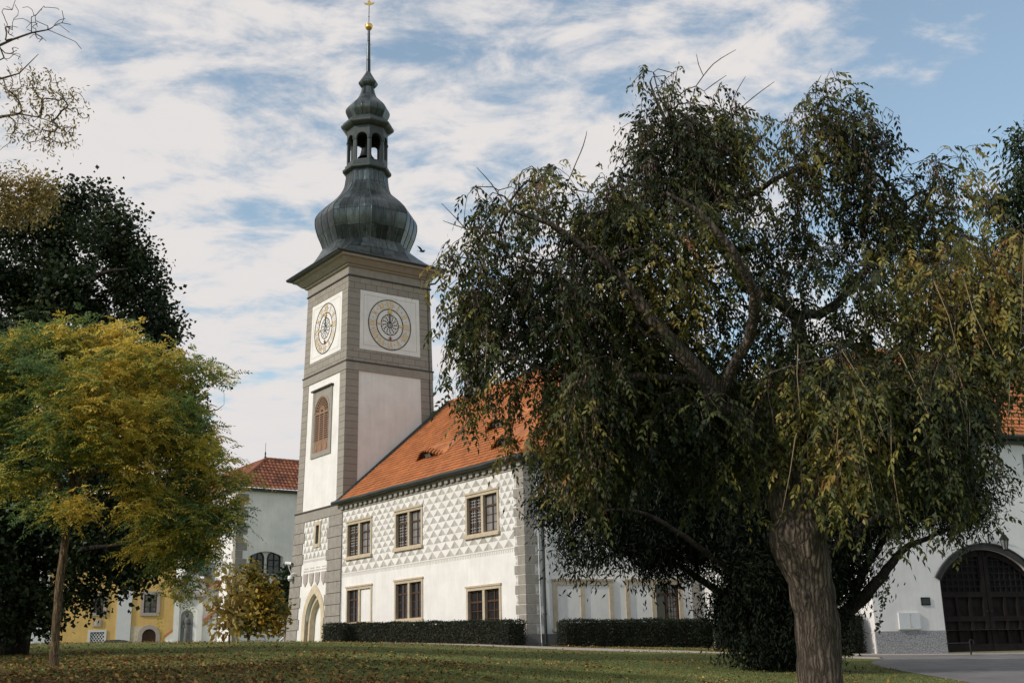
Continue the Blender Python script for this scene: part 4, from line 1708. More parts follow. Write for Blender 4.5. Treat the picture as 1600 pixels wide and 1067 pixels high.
for l, r in ((GL, (GL + GR) / 2 - .02), ((GL + GR) / 2 + .02, GR)):
    m = MB()
    n_ = 14
    mid = (GL + GR) / 2

    def top(a):
        return GSP + rise - gr + math.sqrt(max(gr * gr - (a - mid) ** 2, 0))
    # backing
    xs = np.linspace(l, r, n_ + 1)
    zg = 1.78
    for x0, x1 in zip(xs[:-1], xs[1:]):
        m.face([FD.p(x0, .30, -.78), FD.p(x1, .30, -.78), FD.p(x1, .30, zg), FD.p(x0, .30, zg)])
        m.face([FD.p(x0, .36, zg), FD.p(x1, .36, zg), FD.p(x1, .36, top(x1)), FD.p(x0, .36, top(x0))], 1)
    # stiles and rails
    m.box(FD, l, l + .22, .18, .30, -.78, min(top(l + .01), top(l + .22)) - .01)
    m.box(FD, r - .22, r, .18, .30, -.78, min(top(r - .01), top(r - .22)) - .01)
    for z0, z1 in ((-.78, -.45), (.55, .78), (1.62, 1.86)):
        m.box(FD, l + .22, r - .22, .18, .30, z0, z1)
    xs2 = np.linspace(l + .1, r - .1, 13)
    m.ring(FD, [(x, top(x) - .30) for x in xs2], [(x, top(x) - .005) for x in xs2], .18, .3)
    pw = (r - l - .44) / 3
    for k in range(1, 3):
        for z0, z1 in ((-.45, .55), (.78, 1.62)):
            m.box(FD, l + .22 + k * pw - .07, l + .22 + k * pw + .07, .19, .30, z0, z1)
    for k in range(3):
        for z0, z1 in ((-.45, .55), (.78, 1.62)):
            ca, cz = l + .22 + (k + .5) * pw, (z0 + z1) / 2
            for s_ in (1.0, .62):
                ha, hz = (pw / 2 - .08) * s_, (z1 - z0) / 2 * .9 * s_
                c0 = FD.p(ca, .30 - .075 * (1.3 - s_ * .6), cz)
                q = [FD.p(ca - ha, .298, cz), FD.p(ca, .298, cz - hz), FD.p(ca + ha, .298, cz), FD.p(ca, .298, cz + hz)]
                for i in range(4):
                    m.face([q[i], q[(i + 1) % 4], c0])
    leaf = m.build('gate_leaf', [GATEWOOD, DARKVOID], wing)
    m = MB()
    a_ = l + .22
    while a_ < r - .2:
        m.box(FD, a_ - .028, a_ + .028, .22, .27, 1.86, top(a_) - .2)
        a_ += .30
    z_ = 2.1
    while z_ < 3.6:
        ok = [x for x in np.linspace(l + .1, r - .1, 40) if top(x) - .25 > z_]
        if len(ok) > 2:
            m.box(FD, ok[0], ok[-1], .225, .265, z_ - .028, z_ + .028)
        z_ += .30
    m.build('lattice', GATEWOOD, leaf)
    m = MB()
    hx = r - .12 if l == GL else l + .12
    m.lathe(FD.p(hx, .14, .98), [(.01, -.04), (.045, 0), (.01, .05)], 10)
    m.build('handle', IRON, leaf)
# small window under the eave
m = MB()
m.box(FD, 9.1, 9.27, -.05, .1, 7.3, 8.3)
m.box(FD, 10.18, 10.35, -.05, .1, 7.3, 8.3)
m.box(FD, 9.27, 10.18, -.05, .1, 8.13, 8.3)
m.box(FD, 9.05, 10.4, -.08, .1, 7.28, 7.47)
ww = m.build('window', PLINTH, wing)
m = MB()
m.face([FD.p(9.25, .2, 7.4), FD.p(10.2, .2, 7.4), FD.p(10.2, .2, 8.2), FD.p(9.25, .2, 8.2)])
m.build('pane', GLASS, ww)
e0 = np.array(FD.p(-.5, -.5, 9.1))
e1 = np.array(FD.p(WB, -.5, 9.1))
r0 = np.array(FD.p(4.5, 5.5, 14.6))
r1 = np.array(FD.p(WB + 1, 5.5, 14.6))
tiled_roof('roof', e0, e1, r0, r1, TILE, wing, col=.27, course=.36)
ew = np.array(FW.p(-5.0, -.5, 9.1))
tiled_roof('roof', ew, e0, r0 + (ew - e0) * .6, r0, TILE, wing, col=.27, course=.36)
m = MB()
ridge_tiles(m, r0, r1)
ridge_tiles(m, e0, r0)
m.build('ridge', TILE, wing)
m = MB()
m.tube([e0 + np.array([0, 0, -.05]), e1 + np.array([0, 0, -.05])], .11, 8)
m.tube([e0 + np.array([0, 0, -.05]), ew + np.array([0, 0, -.05])], .11, 8)
m.build('gutter', GUTTER, wing)

# things on the gate wall
lan = thing('wall_lantern', 'small black lantern on an iron bracket above the arched gate', 'lamp', FD.p(7.05, -.45, 4.0))
lp = np.array(FD.p(7.05, -.45, 4.0))
m = MB()
m.lathe(lp + np.array([0, 0, -.32]), [(.07, 0), (.10, .02), (.10, .06)], 6, smooth=False)
m.lathe(lp + np.array([0, 0, .18]), [(.24, 0), (.20, .06), (.10, .22), (.04, .26), (.05, .32), (.01, .38)], 6, smooth=False)
for k in range(6):
    t = k * math.pi / 3
    m.tube([lp + np.array([.10 * math.cos(t), .10 * math.sin(t), -.28]), lp + np.array([.20 * math.cos(t), .20 * math.sin(t), .19])], .014, 5)
m.build('frame', IRON, lan)
m = MB()
m.lathe(lp + np.array([0, 0, -.27]), [(.09, 0), (.185, .45)], 6, smooth=False)
m.build('glass', GLASS_PALE, lan)
m = MB()
wp = np.array(FD.p(6.55, 0, 4.05))
m.tube([wp, wp + np.array([0, -.1, .35]), (wp + lp) / 2 + np.array([0, 0, .62]), lp + np.array([0, 0, .66]), lp + np.array([0, 0, .55])], .022, 6)
m.tube([wp + np.array([0, 0, -.25]), wp + np.array([0, 0, .4])], .035, 6)
m.build('bracket', IRON, lan)
m = MB()
m.box(FD, 1.2, 2.3, -.09, -.003, .27, .95, 0)
m.box(FD, 1.74, 1.755, -.10, -.088, .29, .93, 1)
m.box(FD, 1.16, 2.34, -.12, -.003, .22, .27, 1)
for zz in (.36, .86):
    m.box(FD, 1.80, 1.84, -.105, -.088, zz - .02, zz + .02, 1)
tag(m.build('meter_cabinet', [CABINET, SG_MID]), 'white two door meter cabinet fixed low on the wall left of the gate', 'cabinet')
m = MB()
m.box(FD, 2.5, 2.97, -.04, -.003, 1.27, 1.62, 0)
m.box(FD, 2.55, 2.92, -.046, -.038, 1.33, 1.56, 1)
tag(m.build('wall_plaque', [IRON, GUTTER]), 'small dark square plaque on the white wall beside the gate', 'plaque')
q = np.array(FD.p(4.05, -1.0, 0))
gz = float(ground(q[0], q[1]))
m = MB()
m.tube([(q[0], q[1], gz - .05), (q[0], q[1], gz + .62), (q[0] + .03, q[1], gz + .68), (q[0] + .14, q[1], gz + .66), (q[0] + .16, q[1], gz + .5)], .035, 7)
m.tube([(q[0], q[1], gz + .55), np.array(FD.p(3.5, -.1, 0))[:2].tolist() + [gz + .55]], .02, 6)
tag(m.build('barrier_post', IRON), 'thin dark metal post with a side bar standing before the gate', 'post')

# ================================================================== BUILDING BEHIND THE TOWER ON THE LEFT
Q = np.array([-23.5, 98.0, 2.34])
FQ = Fr(Q, B, -A)                       # right-hand face, going behind the tower
FQL = Fr(Q, -A, B)
FQL = Fr(Q, A, B)                       # sunlit face to the left of the corner (a negative)
hall = thing('biforium_hall', 'tall plain white building with twin arched window behind the tower', 'building', (Q[0], Q[1], 3.4))
m = MB()
m.wall(FQ, 0, 16, -2, 13.9, [(1.25, 4.35, 6.85, 8.95)], depth=.28)
m.spandrel(FQ, [(1.25 + 3.1 * i / 16, 8.25 + .7 * math.sin(math.pi * (.12 + .76 * i / 16)) - .26) for i in range(17)], 8.95, 0, .28)
m.build('wall', WHITE_OLD, hall)
m = MB()
m.wall(FQL, -14, 0, -2, 13.9, [(-1.35, -.75, 4.4, 7.8)], depth=.3)
m.box(FQL, -14, 0, 12, 12.1, -2, 13.9)
m.build('side_wall', WHITE, hall)
m = MB()
m.box(FQ, 1.2, 4.4, .27, .5, 6.8, 9.0, 0)
m.build('window_niche', WHITE_OLD, hall)
m = MB()
m.box(FQ, 1.1, 4.5, -.12, .3, 6.62, 6.85)
m.build('sill', GREY_FLAT, hall)
for c_ in (2.05, 3.55):
    wdt = .56
    m = MB()
    m.box(FQ, c_ - wdt, c_ + wdt, .16, .26, 6.85, 6.93)
    for s_ in (-1, 1):
        m.box(FQ, c_ + s_ * wdt - .05, c_ + s_ * wdt + .05, .16, .26, 6.93, 8.1)
    m.ring(FQ, arc(c_, 8.1, wdt - .05, 180, 0, 12), arc(c_, 8.1, wdt + .05, 180, 0, 12), .16, .26)
    m.box(FQ, c_ - .035, c_ + .035, .17, .26, 6.93, 8.1 + wdt - .05)
    m.box(FQ, c_ - wdt, c_ + wdt, .17, .26, 7.95, 8.03)
    m.box(FQ, c_ - wdt, c_ + wdt, .19, .26, 7.45, 7.49)
    w_ = m.build('arched_window', IRON, hall)
    m = MB()
    m.poly(FQ, [(c_ - wdt, 6.9), (c_ + wdt, 6.9)] + arc(c_, 8.1, wdt, 0, 180, 12), .245, .255)
    m.build('pane', GLASS, w_)
m = MB()
for i in range(22):
    z0 = -1.5 + i * .68
    la, lb = (1.0, .62) if i % 2 else (.62, .95)
    m.box(FQ, 0, la, -.03, .02, z0 + .01, z0 + .66, 0)
    m.box(FQL, -lb * .8, .025, -.03, .02, z0 + .01, z0 + .66, 0)
m.build('quoin', GREY_ST, hall)
m = MB()
m.box(FQ, -.35, 16, -.35, .02, 13.72, 13.95)
m.box(FQL, -14, .35, -.35, .02, 13.72, 13.95)
m.build('eave', GUTTER, hall)
h0 = np.array(FQ.p(-.6, -.55, 13.95))
h1 = np.array(FQ.p(16, -.55, 13.95))
k0 = np.array(FQ.p(3.4, 2.4, 17.0))
k1 = np.array(FQ.p(16, 2.4, 17.0))
tiled_roof('roof', h0, h1, k0, k1, TILE_OLD, hall, col=.36, course=.42, wave=.09, step=.06)
hl = np.array(FQL.p(-14, -.55, 13.95))
tiled_roof('roof', hl, h0, np.array(FQL.p(-12, 3.4, 17.0)), k0, TILE_OLD, hall, col=.36, course=.42, wave=.09, step=.06)
m = MB()
ridge_tiles(m, k0, k1, .17)
ridge_tiles(m, h0, k0, .15)
m.build('ridge', TILE_OLD, hall)
m = MB()
m.lathe(k0, [(.12, 0), (.10, .2), (.05, .3), (.08, .5), (.02, .7), (.02, 1.4), (.0, 1.5)], 8)
m.build('finial', GUTTER, hall)

# ================================================================== BAROQUE CHAPEL FRONT
def front_frame(px, py, Y, ang):
    d = unit(ang)
    p = atY(px, py, Y)
    return Fr(np.array([p[0], p[1], 2.34]), d, np.array([-d[1], d[0], 0]))


FK = front_frame(272, 1003, 100, 14)
kw = 100 / 1813.0
chap = thing('baroque_portal', 'small white baroque chapel front with stone gable and statue niche', 'building', FK.p(2, 0, 1))
m = MB()
m.wall(FK, 0, 4.6, -2, 5.5, [(.45, 1.45, 1.0, 4.0)], depth=.5)
m.spandrel(FK, arc(.95, 3.5, .5, 180, 0, 10), 4.0, 0, .5)
m.box(FK, .4, 1.5, .48, .52, .9, 4.1)
m.poly(FK, [(-.1, 5.5), (2.3, 5.5), (1.1, 7.7)], 0, 3)
m.box(FK, 0, .02, 0, 5, -2, 5.5)
m.build('wall', WHITE, chap)
for a0, a1 in ((-.15, .3), (1.75, 2.2), (3.0, 3.35), (4.3, 4.7)):
    m = MB()
    m.box(FK, a0, a1, -.16, .02, -2, 4.85, 0)
    m.box(FK, a0 - .08, a1 + .08, -.24, .02, 4.85, 5.1, 1)
    m.build('pilaster', [WHITE_OLD, TRIM], chap)
m = MB()
m.box(FK, -.3, 2.5, -.34, .02, 5.1, 5.45, 0)
m.poly(FK, [(-.45, 5.45), (-.15, 5.45), (1.1, 7.55), (1.1, 7.95)], -.34, .05, 0)
m.poly(FK, [(2.65, 5.45), (1.1, 7.95), (1.1, 7.55), (2.35, 5.45)], -.34, .05, 0)
m.poly(FK, [(2.3, 5.2), (4.9, 6.6), (4.9, 7.0), (2.3, 5.65)], -.3, .05, 0)
m.build('gable_cornice', TRIM, chap)
m = MB()
m.poly(FK, [(1.2, 7.0), (2.4, 7.0), (2.0, 8.6), (1.3, 8.6)], .5, 3, 0)
m.build('copper_roof', VERDE_ROOF, chap)
m = MB()
m.poly(FK, [(2.4, 3.0), (4.4, 4.9), (4.4, 5.15), (2.3, 3.2)], -.4, .02, 0)
m.build('coping', TILE, chap)
m = MB()
m.poly(FK, [(4.9, 6.9), (2.4, 5.7), (2.4, 5.9), (4.9, 7.4)], -.2, .3, 0)
m.build('coping', TILE, chap)
# statue in the niche: thing of its own
sp = np.array(FK.p(.95, .1, 0))
sz = 2.34 + .9
stt = MB()
stt.lathe((sp[0], sp[1], sz), [(.34, 0), (.34, .28), (.26, .32)], 10)
stt.lathe((sp[0], sp[1], sz), smooth_prof([(.24, .30), (.27, .6), (.24, 1.1), (.25, 1.5), (.20, 1.9), (.27, 2.2), (.22, 2.42), (.09, 2.5), (.08, 2.56), (.13, 2.66), (.14, 2.78), (.09, 2.9), (.01, 2.94)], 4), 14)
stt.tube([(sp[0] - .22, sp[1], sz + 2.3), (sp[0] - .34, sp[1] - .1, sz + 1.9), (sp[0] - .12, sp[1] - .24, sz + 1.7)], [.09, .08, .06], 8)
stt.tube([(sp[0] + .22, sp[1], sz + 2.3), (sp[0] + .32, sp[1] - .12, sz + 1.95), (sp[0] + .14, sp[1] - .26, sz + 2.1)], [.09, .08, .06], 8)
tag(stt.build('statue', STATUE), 'weathered grey robed stone figure standing in the chapel niche', 'statue')

# garden wall with sloping orange coping
FG = front_frame(258, 1003, 104, 14)
m = MB()
m.poly(FG, [(0, -2), (1.3, -2), (1.3, 2.9), (0, 1.9)], 0, .3, 0)
gw = m.build('buttress_wall', WHITE_OLD)
tag(gw, 'short white wall with slanting orange coping beside the yellow palace', 'wall')
m = MB()
m.poly(FG, [(-.15, 1.85), (1.35, 3.0), (1.35, 3.2), (-.15, 2.05)], -.1, .4, 0)
m.build('coping', TILE, gw)

# ================================================================== YELLOW PALACE
FY = front_frame(0, 1005, 122, 15)
ky = 122 / 1813.0
pal = thing('yellow_palace', 'ochre yellow palace with white pilasters and an arched door', 'building', FY.p(10, 0, 1.5))


def yx(x, y):
    d = ray(x, y)
    n_ = np.cross(FY.A, [0, 0, 1.0])
    t = ((FY.o - EYE) @ n_) / (d @ n_)
    p = EYE + d * t
    return float((p - FY.o) @ FY.A), float(p[2] - FY.o[2])


w1 = (*yx(224, 957), *yx(246, 928))
w1 = (w1[0], w1[2], w1[1], w1[3])
w2 = yx(146, 957) + yx(163, 930)
w2 = (w2[0], w2[2], w2[1], w2[3])
gw_ = yx(140, 1006) + yx(163, 987)
gw_ = (gw_[0], gw_[2], gw_[1], gw_[3])
dr = yx(221, 1008) + yx(244, 982)
dr = (dr[0], dr[2], dr[1], dr[3])
w3 = yx(20, 957) + yx(42, 930)
w3 = (w3[0], w3[2], w3[1], w3[3])
w4 = yx(62, 1006) + yx(84, 987)
w4 = (w4[0], w4[2], w4[1], w4[3])
w5 = yx(300, 905) + yx(316, 880)
w5 = (w5[0], w5[2], w5[1], w5[3])
m = MB()
m.wall(FY, -25, 24, -3, 13, [w1, w2, gw_, (dr[0], dr[1], -3, dr[3]), w3, w4, w5], depth=.3)
dm = (dr[0] + dr[1]) / 2
dwr = (dr[1] - dr[0]) / 2
m.spandrel(FY, arc(dm, dr[3] - dwr, dwr, 180, 0, 12), dr[3], 0, .3)
m.build('wall', YELLOW, pal)
for x in (194, 62, -60, 330):
    a_ = yx(x, 960)[0]
    m = MB()
    m.box(FY, a_ - .72, a_ + .72, -.12, .02, -3, 12.5)
    m.build('pilaster', PALEBLUE, pal)
a0_, a1_ = yx(204, 990)[0], yx(222, 990)[0]
m = MB()
m.box(FY, a0_, a1_, -.03, .02, -3, yx(210, 978)[1])
m.build('render_patch', TAN_PALE, pal)
m = MB()
m.box(FY, -25, 24, -.5, .02, 12.5, 13.1)
m.build('cornice', PALEBLUE, pal)
tiled_roof('roof', FY.p(-25, -.7, 13.1), FY.p(24, -.7, 13.1), FY.p(-25, 7, 18.5), FY.p(24, 7, 18.5), TILE_OLD, pal, col=.5, course=.6)
for w_ in (w1, w2, w3, w5):
    m = MB()
    t = .32
    m.box(FY, w_[0] - t, w_[0], -.1, .1, w_[2] - t, w_[3] + t)
    m.box(FY, w_[1], w_[1] + t, -.1, .1, w_[2] - t, w_[3] + t)
    m.box(FY, w_[0], w_[1], -.1, .1, w_[3], w_[3] + t)
    m.box(FY, w_[0], w_[1], -.12, .1, w_[2] - t, w_[2])
    f = m.build('window', TRIM, pal)
    m = MB()
    mid = (w_[0] + w_[1]) / 2
    m.box(FY, mid - .08, mid + .08, .15, .25, w_[2], w_[3])
    zq = w_[2] + (w_[3] - w_[2]) * .66
    m.box(FY, w_[0], w_[1], .16, .25, zq - .06, zq + .06)
    zq = w_[2] + (w_[3] - w_[2]) * .33
    m.box(FY, w_[0], w_[1], .18, .25, zq - .03, zq + .03)
    for a_ in (w_[0] + .06, w_[1] - .06):
        m.box(FY, a_ - .06, a_ + .06, .15, .25, w_[2], w_[3])
    m.build('casement', WOOD, f)
    m = MB()
    m.face([FY.p(w_[0], .24, w_[2]), FY.p(w_[1], .24, w_[2]), FY.p(w_[1], .24, w_[3]), FY.p(w_[0], .24, w_[3])])
    m.build('pane', GLASS_PALE, f)
for w_ in (gw_, w4):
    m = MB()
    t = .22
    m.box(FY, w_[0] - t, w_[0], -.08, .1, w_[2] - t, w_[3] + t)
    m.box(FY, w_[1], w_[1] + t, -.08, .1, w_[2] - t, w_[3] + t)
    m.box(FY, w_[0], w_[1], -.08, .1, w_[3], w_[3] + t)
    f = m.build('window', PALEBLUE, pal)
    m = MB()
    m.face([FY.p(w_[0], .24, w_[2]), FY.p(w_[1], .24, w_[2]), FY.p(w_[1], .24, w_[3]), FY.p(w_[0], .24, w_[3])])
    m.build('pane', DARKVOID, f)
    m = MB()
    W_, H_ = w_[1] - w_[0], w_[3] - w_[2]
    s_ = .29
    for k in range(-12, 12):
        for sgn in (1, -1):
            pts = []
            for u_ in np.linspace(0, 1, 30):
                a_ = u_ * W_
                z_ = k * s_ * 1.3 + sgn * a_ * 1.3
                if 0 <= z_ <= H_:
                    pts.append((a_, z_))
            if len(pts) > 2:
                p, q_ = pts[0], pts[-1]
                m.tube([FY.p(w_[0] + p[0], .02 + .02 * sgn, w_[2] + p[1]), FY.p(w_[0] + q_[0], .02 + .02 * sgn, w_[2] + q_[1])], .035, 4)
    m.build('grille', CAMWHITE, f)
m = MB()
pq = yx(145, 979) + yx(159, 967)
m.box(FY, pq[0], pq[2], -.1, .02, pq[1], pq[3], 0)
m.box(FY, pq[0] + .12, pq[2] - .12, -.12, -.09, pq[1] + .12, pq[3] - .12, 1)
m.poly(FY, [(pq[0] + .3, pq[3] - .2), ((pq[0] + pq[2]) / 2, pq[1] + .2), (pq[2] - .3, pq[3] - .2)], -.16, -.11, 0)
m.build('stone_plaque', [TRIM, TAN_PALE], pal)
m = MB()
m.ring(FY, arc(dm, dr[3] - dwr, dwr, 180, 0, 12), arc(dm, dr[3] - dwr, dwr + .42, 180, 0, 12), -.1, .05)
m.box(FY, dr[0] - .42, dr[0], -.1, .05, -3, dr[3] - dwr)
m.box(FY, dr[1], dr[1] + .42, -.1, .05, -3, dr[3] - dwr)
m.build('door_surround', TRIM, pal)
m = MB()
m.box(FY, dr[0], dr[1], .24, .28, -3, dr[3])
m.box(FY, dm - .03, dm + .03, .2, .25, -3, dr[3] - .2)
m.build('door', WOOD, pal)

# ================================================================== PARKED CAR behind the lawn's crest
cc = atY(189, 1003, 100)
cgz = float(atY(189, 999.0, 100)[2]) - 1.42
car = thing('parked_car', 'dark blue hatchback roof showing over the lawn crest', 'car', (cc[0], cc[1], cgz))
fc = Fr((cc[0], cc[1], cgz), unit(8), np.array([-unit(8)[1], unit(8)[0], 0]))
m = MB()
m.poly(fc, [(-2.0, .35), (2.0, .35), (2.05, .75), (1.2, .95), (-1.7, .98), (-2.05, .8)], -.85, .85)
m.poly(fc, [(-1.65, .96), (1.15, .94), (.45, 1.36), (-.1, 1.42), (-1.1, 1.40)], -.72, .72)
m.build('body', CARPAINT, car)
m = MB()
m.poly(fc, [(-1.4, 1.0), (.95, 1.0), (.4, 1.31), (-1.05, 1.34)], -.735, -.715)
m.poly(fc, [(-1.4, 1.0), (.95, 1.0), (.4, 1.31), (-1.05, 1.34)], .715, .735)
m.build('side_window', GLASS, car)
for a_ in (-1.25, 1.25):
    for b_ in (-.83, .73):
        m = MB()
        m.tube([fc.p(a_, b_, .32), fc.p(a_, b_ + .2, .32)], .32, 16)
        m.build('wheel', RUBBER, car)
for b_ in (-.6, .6):
    m = MB()
    m.box(fc, 2.0, 2.06, b_ - .18, b_ + .18, .62, .76)
    m.build('headlight', CAMWHITE, car)

# ================================================================== SECURITY CAMERAS, RAILING, BIRD
cp_ = np.array(FT.p(-TW + .05, -.12, 5.75))
bc = thing('security_camera', 'white bullet security camera on an arm at the tower edge', 'security camera', cp_)
m = MB()
m.tube([cp_ + np.array([.05, .1, -.5]), cp_ + np.array([-.1, -.05, -.1]), cp_ + np.array([-.12, -.1, .12])], .03, 6)
m.build('arm', CAMWHITE, bc)
m = MB()
hd = cp_ + np.array([-.12, -.12, .2])
m.tube([hd + np.array([-.22, 0, .03]), hd + np.array([.22, -.1, -.03])], [.10, .11], 10)
m.build('housing', CAMWHITE, bc)
m = MB()
m.tube([hd + np.array([.22, -.1, -.03]), hd + np.array([.25, -.11, -.035])], .085, 10)
m.build('lens', IRON, bc)
dp = np.array(FT.p(-TW + .35, -.2, 4.9))
dc = thing('security_camera', 'white dome security camera on a hooked bracket low on the tower', 'security camera', dp)
m = MB()
m.tube([np.array(FT.p(-TW + .95, -.04, 5.2)), np.array(FT.p(-TW + .95, -.3, 5.25)), dp + np.array([.1, -.1, .35]), dp + np.array([0, -.1, .2])], .03, 6)
m.build('bracket', CAMWHITE, dc)
m = MB()
m.lathe(dp + np.array([0, -.1, 0]), [(.02, .24), (.16, .2), (.19, .05), (.19, 0)], 14)
m.build('housing', CAMWHITE, dc)
m = MB()
m.lathe(dp + np.array([0, -.1, 0]), [(.17, 0), (.15, -.09), (.09, -.16), (.01, -.19)], 14)
m.build('dome_glass', SG_MID, dc)

rl = atY(437, 1003, 84)
rr_ = atY(453, 985, 84)
rail = thing('stair_railing', 'white stair parapet with dark handrail beside the tower foot', 'railing', rl)
m = MB()
fr_ = Fr((rl[0], rl[1], 0), unit(0), unit(90))
dxr = rr_[0] - rl[0] + .6
m.poly(fr_, [(0, rl[2] - 1.2), (dxr, rl[2] - 1.2), (dxr, rr_[2] + .4), (0, rl[2] - .15)], 0, .3)
m.build('parapet', WHITE_OLD, rail)
m = MB()
m.tube([(rl[0] - .05, rl[1] - .02, rl[2] + .02), (rl[0] + dxr, rl[1] - .02, rr_[2] + .62)], .05, 7)
for k in range(5):
    x = rl[0] + dxr * (k + .5) / 5
    zz = rl[2] + (rr_[2] + .6 - rl[2]) * (k + .5) / 5
    m.tube([(x, rl[1] - .02, zz), (x, rl[1] - .02, zz - .3)], .02, 5)
m.build('handrail', CAMWHITE, rail)

bp_ = atY(659.5, 393, 60)
m = MB()
bx = np.array([1.0, 0, 0])
m.tube([bp_ + np.array([-.16, 0, .02]), bp_ + np.array([-.05, 0, .0]), bp_ + np.array([.08, 0, .0]), bp_ + np.array([.17, 0, .03])], [.02, .05, .06, .02], 8)
for s_, zz in ((1, .16), (-1, .2)):
    m.face([bp_ + np.array([-.07, 0, .02]), bp_ + np.array([.07, 0, .02]), bp_ + np.array([.02 + .1 * s_, .15 * s_, zz]), bp_ + np.array([-.04 + .22 * s_, .28 * s_, zz + .05])])
m.face([bp_ + np.array([-.15, 0, .03]), bp_ + np.array([-.27, .05, .05]), bp_ + np.array([-.27, -.05, .05])])
tag(m.build('flying_bird', IRON), 'small dark bird flying just right of the onion dome', 'bird')


# ================================================================== PLANTS
def leaf_mesh(name, P, axis, nrm, L, W, r, mat, parent=None, stuff=None, fold=.18, wide=.45):
    """diamond leaves; arrays of shape (n,3) / (n,)"""
    n = len(P)
    axis = axis / (np.linalg.norm(axis, axis=1, keepdims=True) + 1e-9)
    side = np.cross(axis, nrm)
    side = side / (np.linalg.norm(side, axis=1, keepdims=True) + 1e-9)
    up = np.cross(side, axis)
    L = np.asarray(L)[:, None] * np.ones((n, 1))
    W = np.asarray(W)[:, None] * np.ones((n, 1))
    mid = P + axis * L * wide
    V = np.stack([P, mid + side * W / 2 + up * W * fold, P + axis * L, mid - side * W / 2 + up * W * fold], 1).reshape(-1, 3)
    base = np.zeros(3)
    if parent is not None:
        base = np.array(parent['_base'])
    V = V - base
    me = bpy.data.meshes.new(name)
    me.vertices.add(4 * n)
    me.vertices.foreach_set('co', V.astype(np.float32).ravel())
    me.loops.add(4 * n)
    me.loops.foreach_set('vertex_index', np.arange(4 * n, dtype=np.int32))
    me.polygons.add(n)
    me.polygons.foreach_set('loop_start', np.arange(0, 4 * n, 4, dtype=np.int32))
    uv = np.zeros((n, 4, 2), np.float32)
    uv[:, :, 0] = np.clip(np.asarray(r), .002, .998)[:, None]
    uv[:, 2, 1] = 1
    me.update()
    ul = me.uv_layers.new(name='UVMap')
    ul.data.foreach_set('uv', uv.ravel())
    me.materials.append(mat)
    me.validate()
    o = bpy.data.objects.new(name, me)
    COL.objects.link(o)
    o['_base'] = tuple(base)
    if parent is not None:
        o.parent = parent
    return o


def rand_dir(n):
    v = rng.normal(size=(n, 3))
    return v / np.linalg.norm(v, axis=1, keepdims=True)


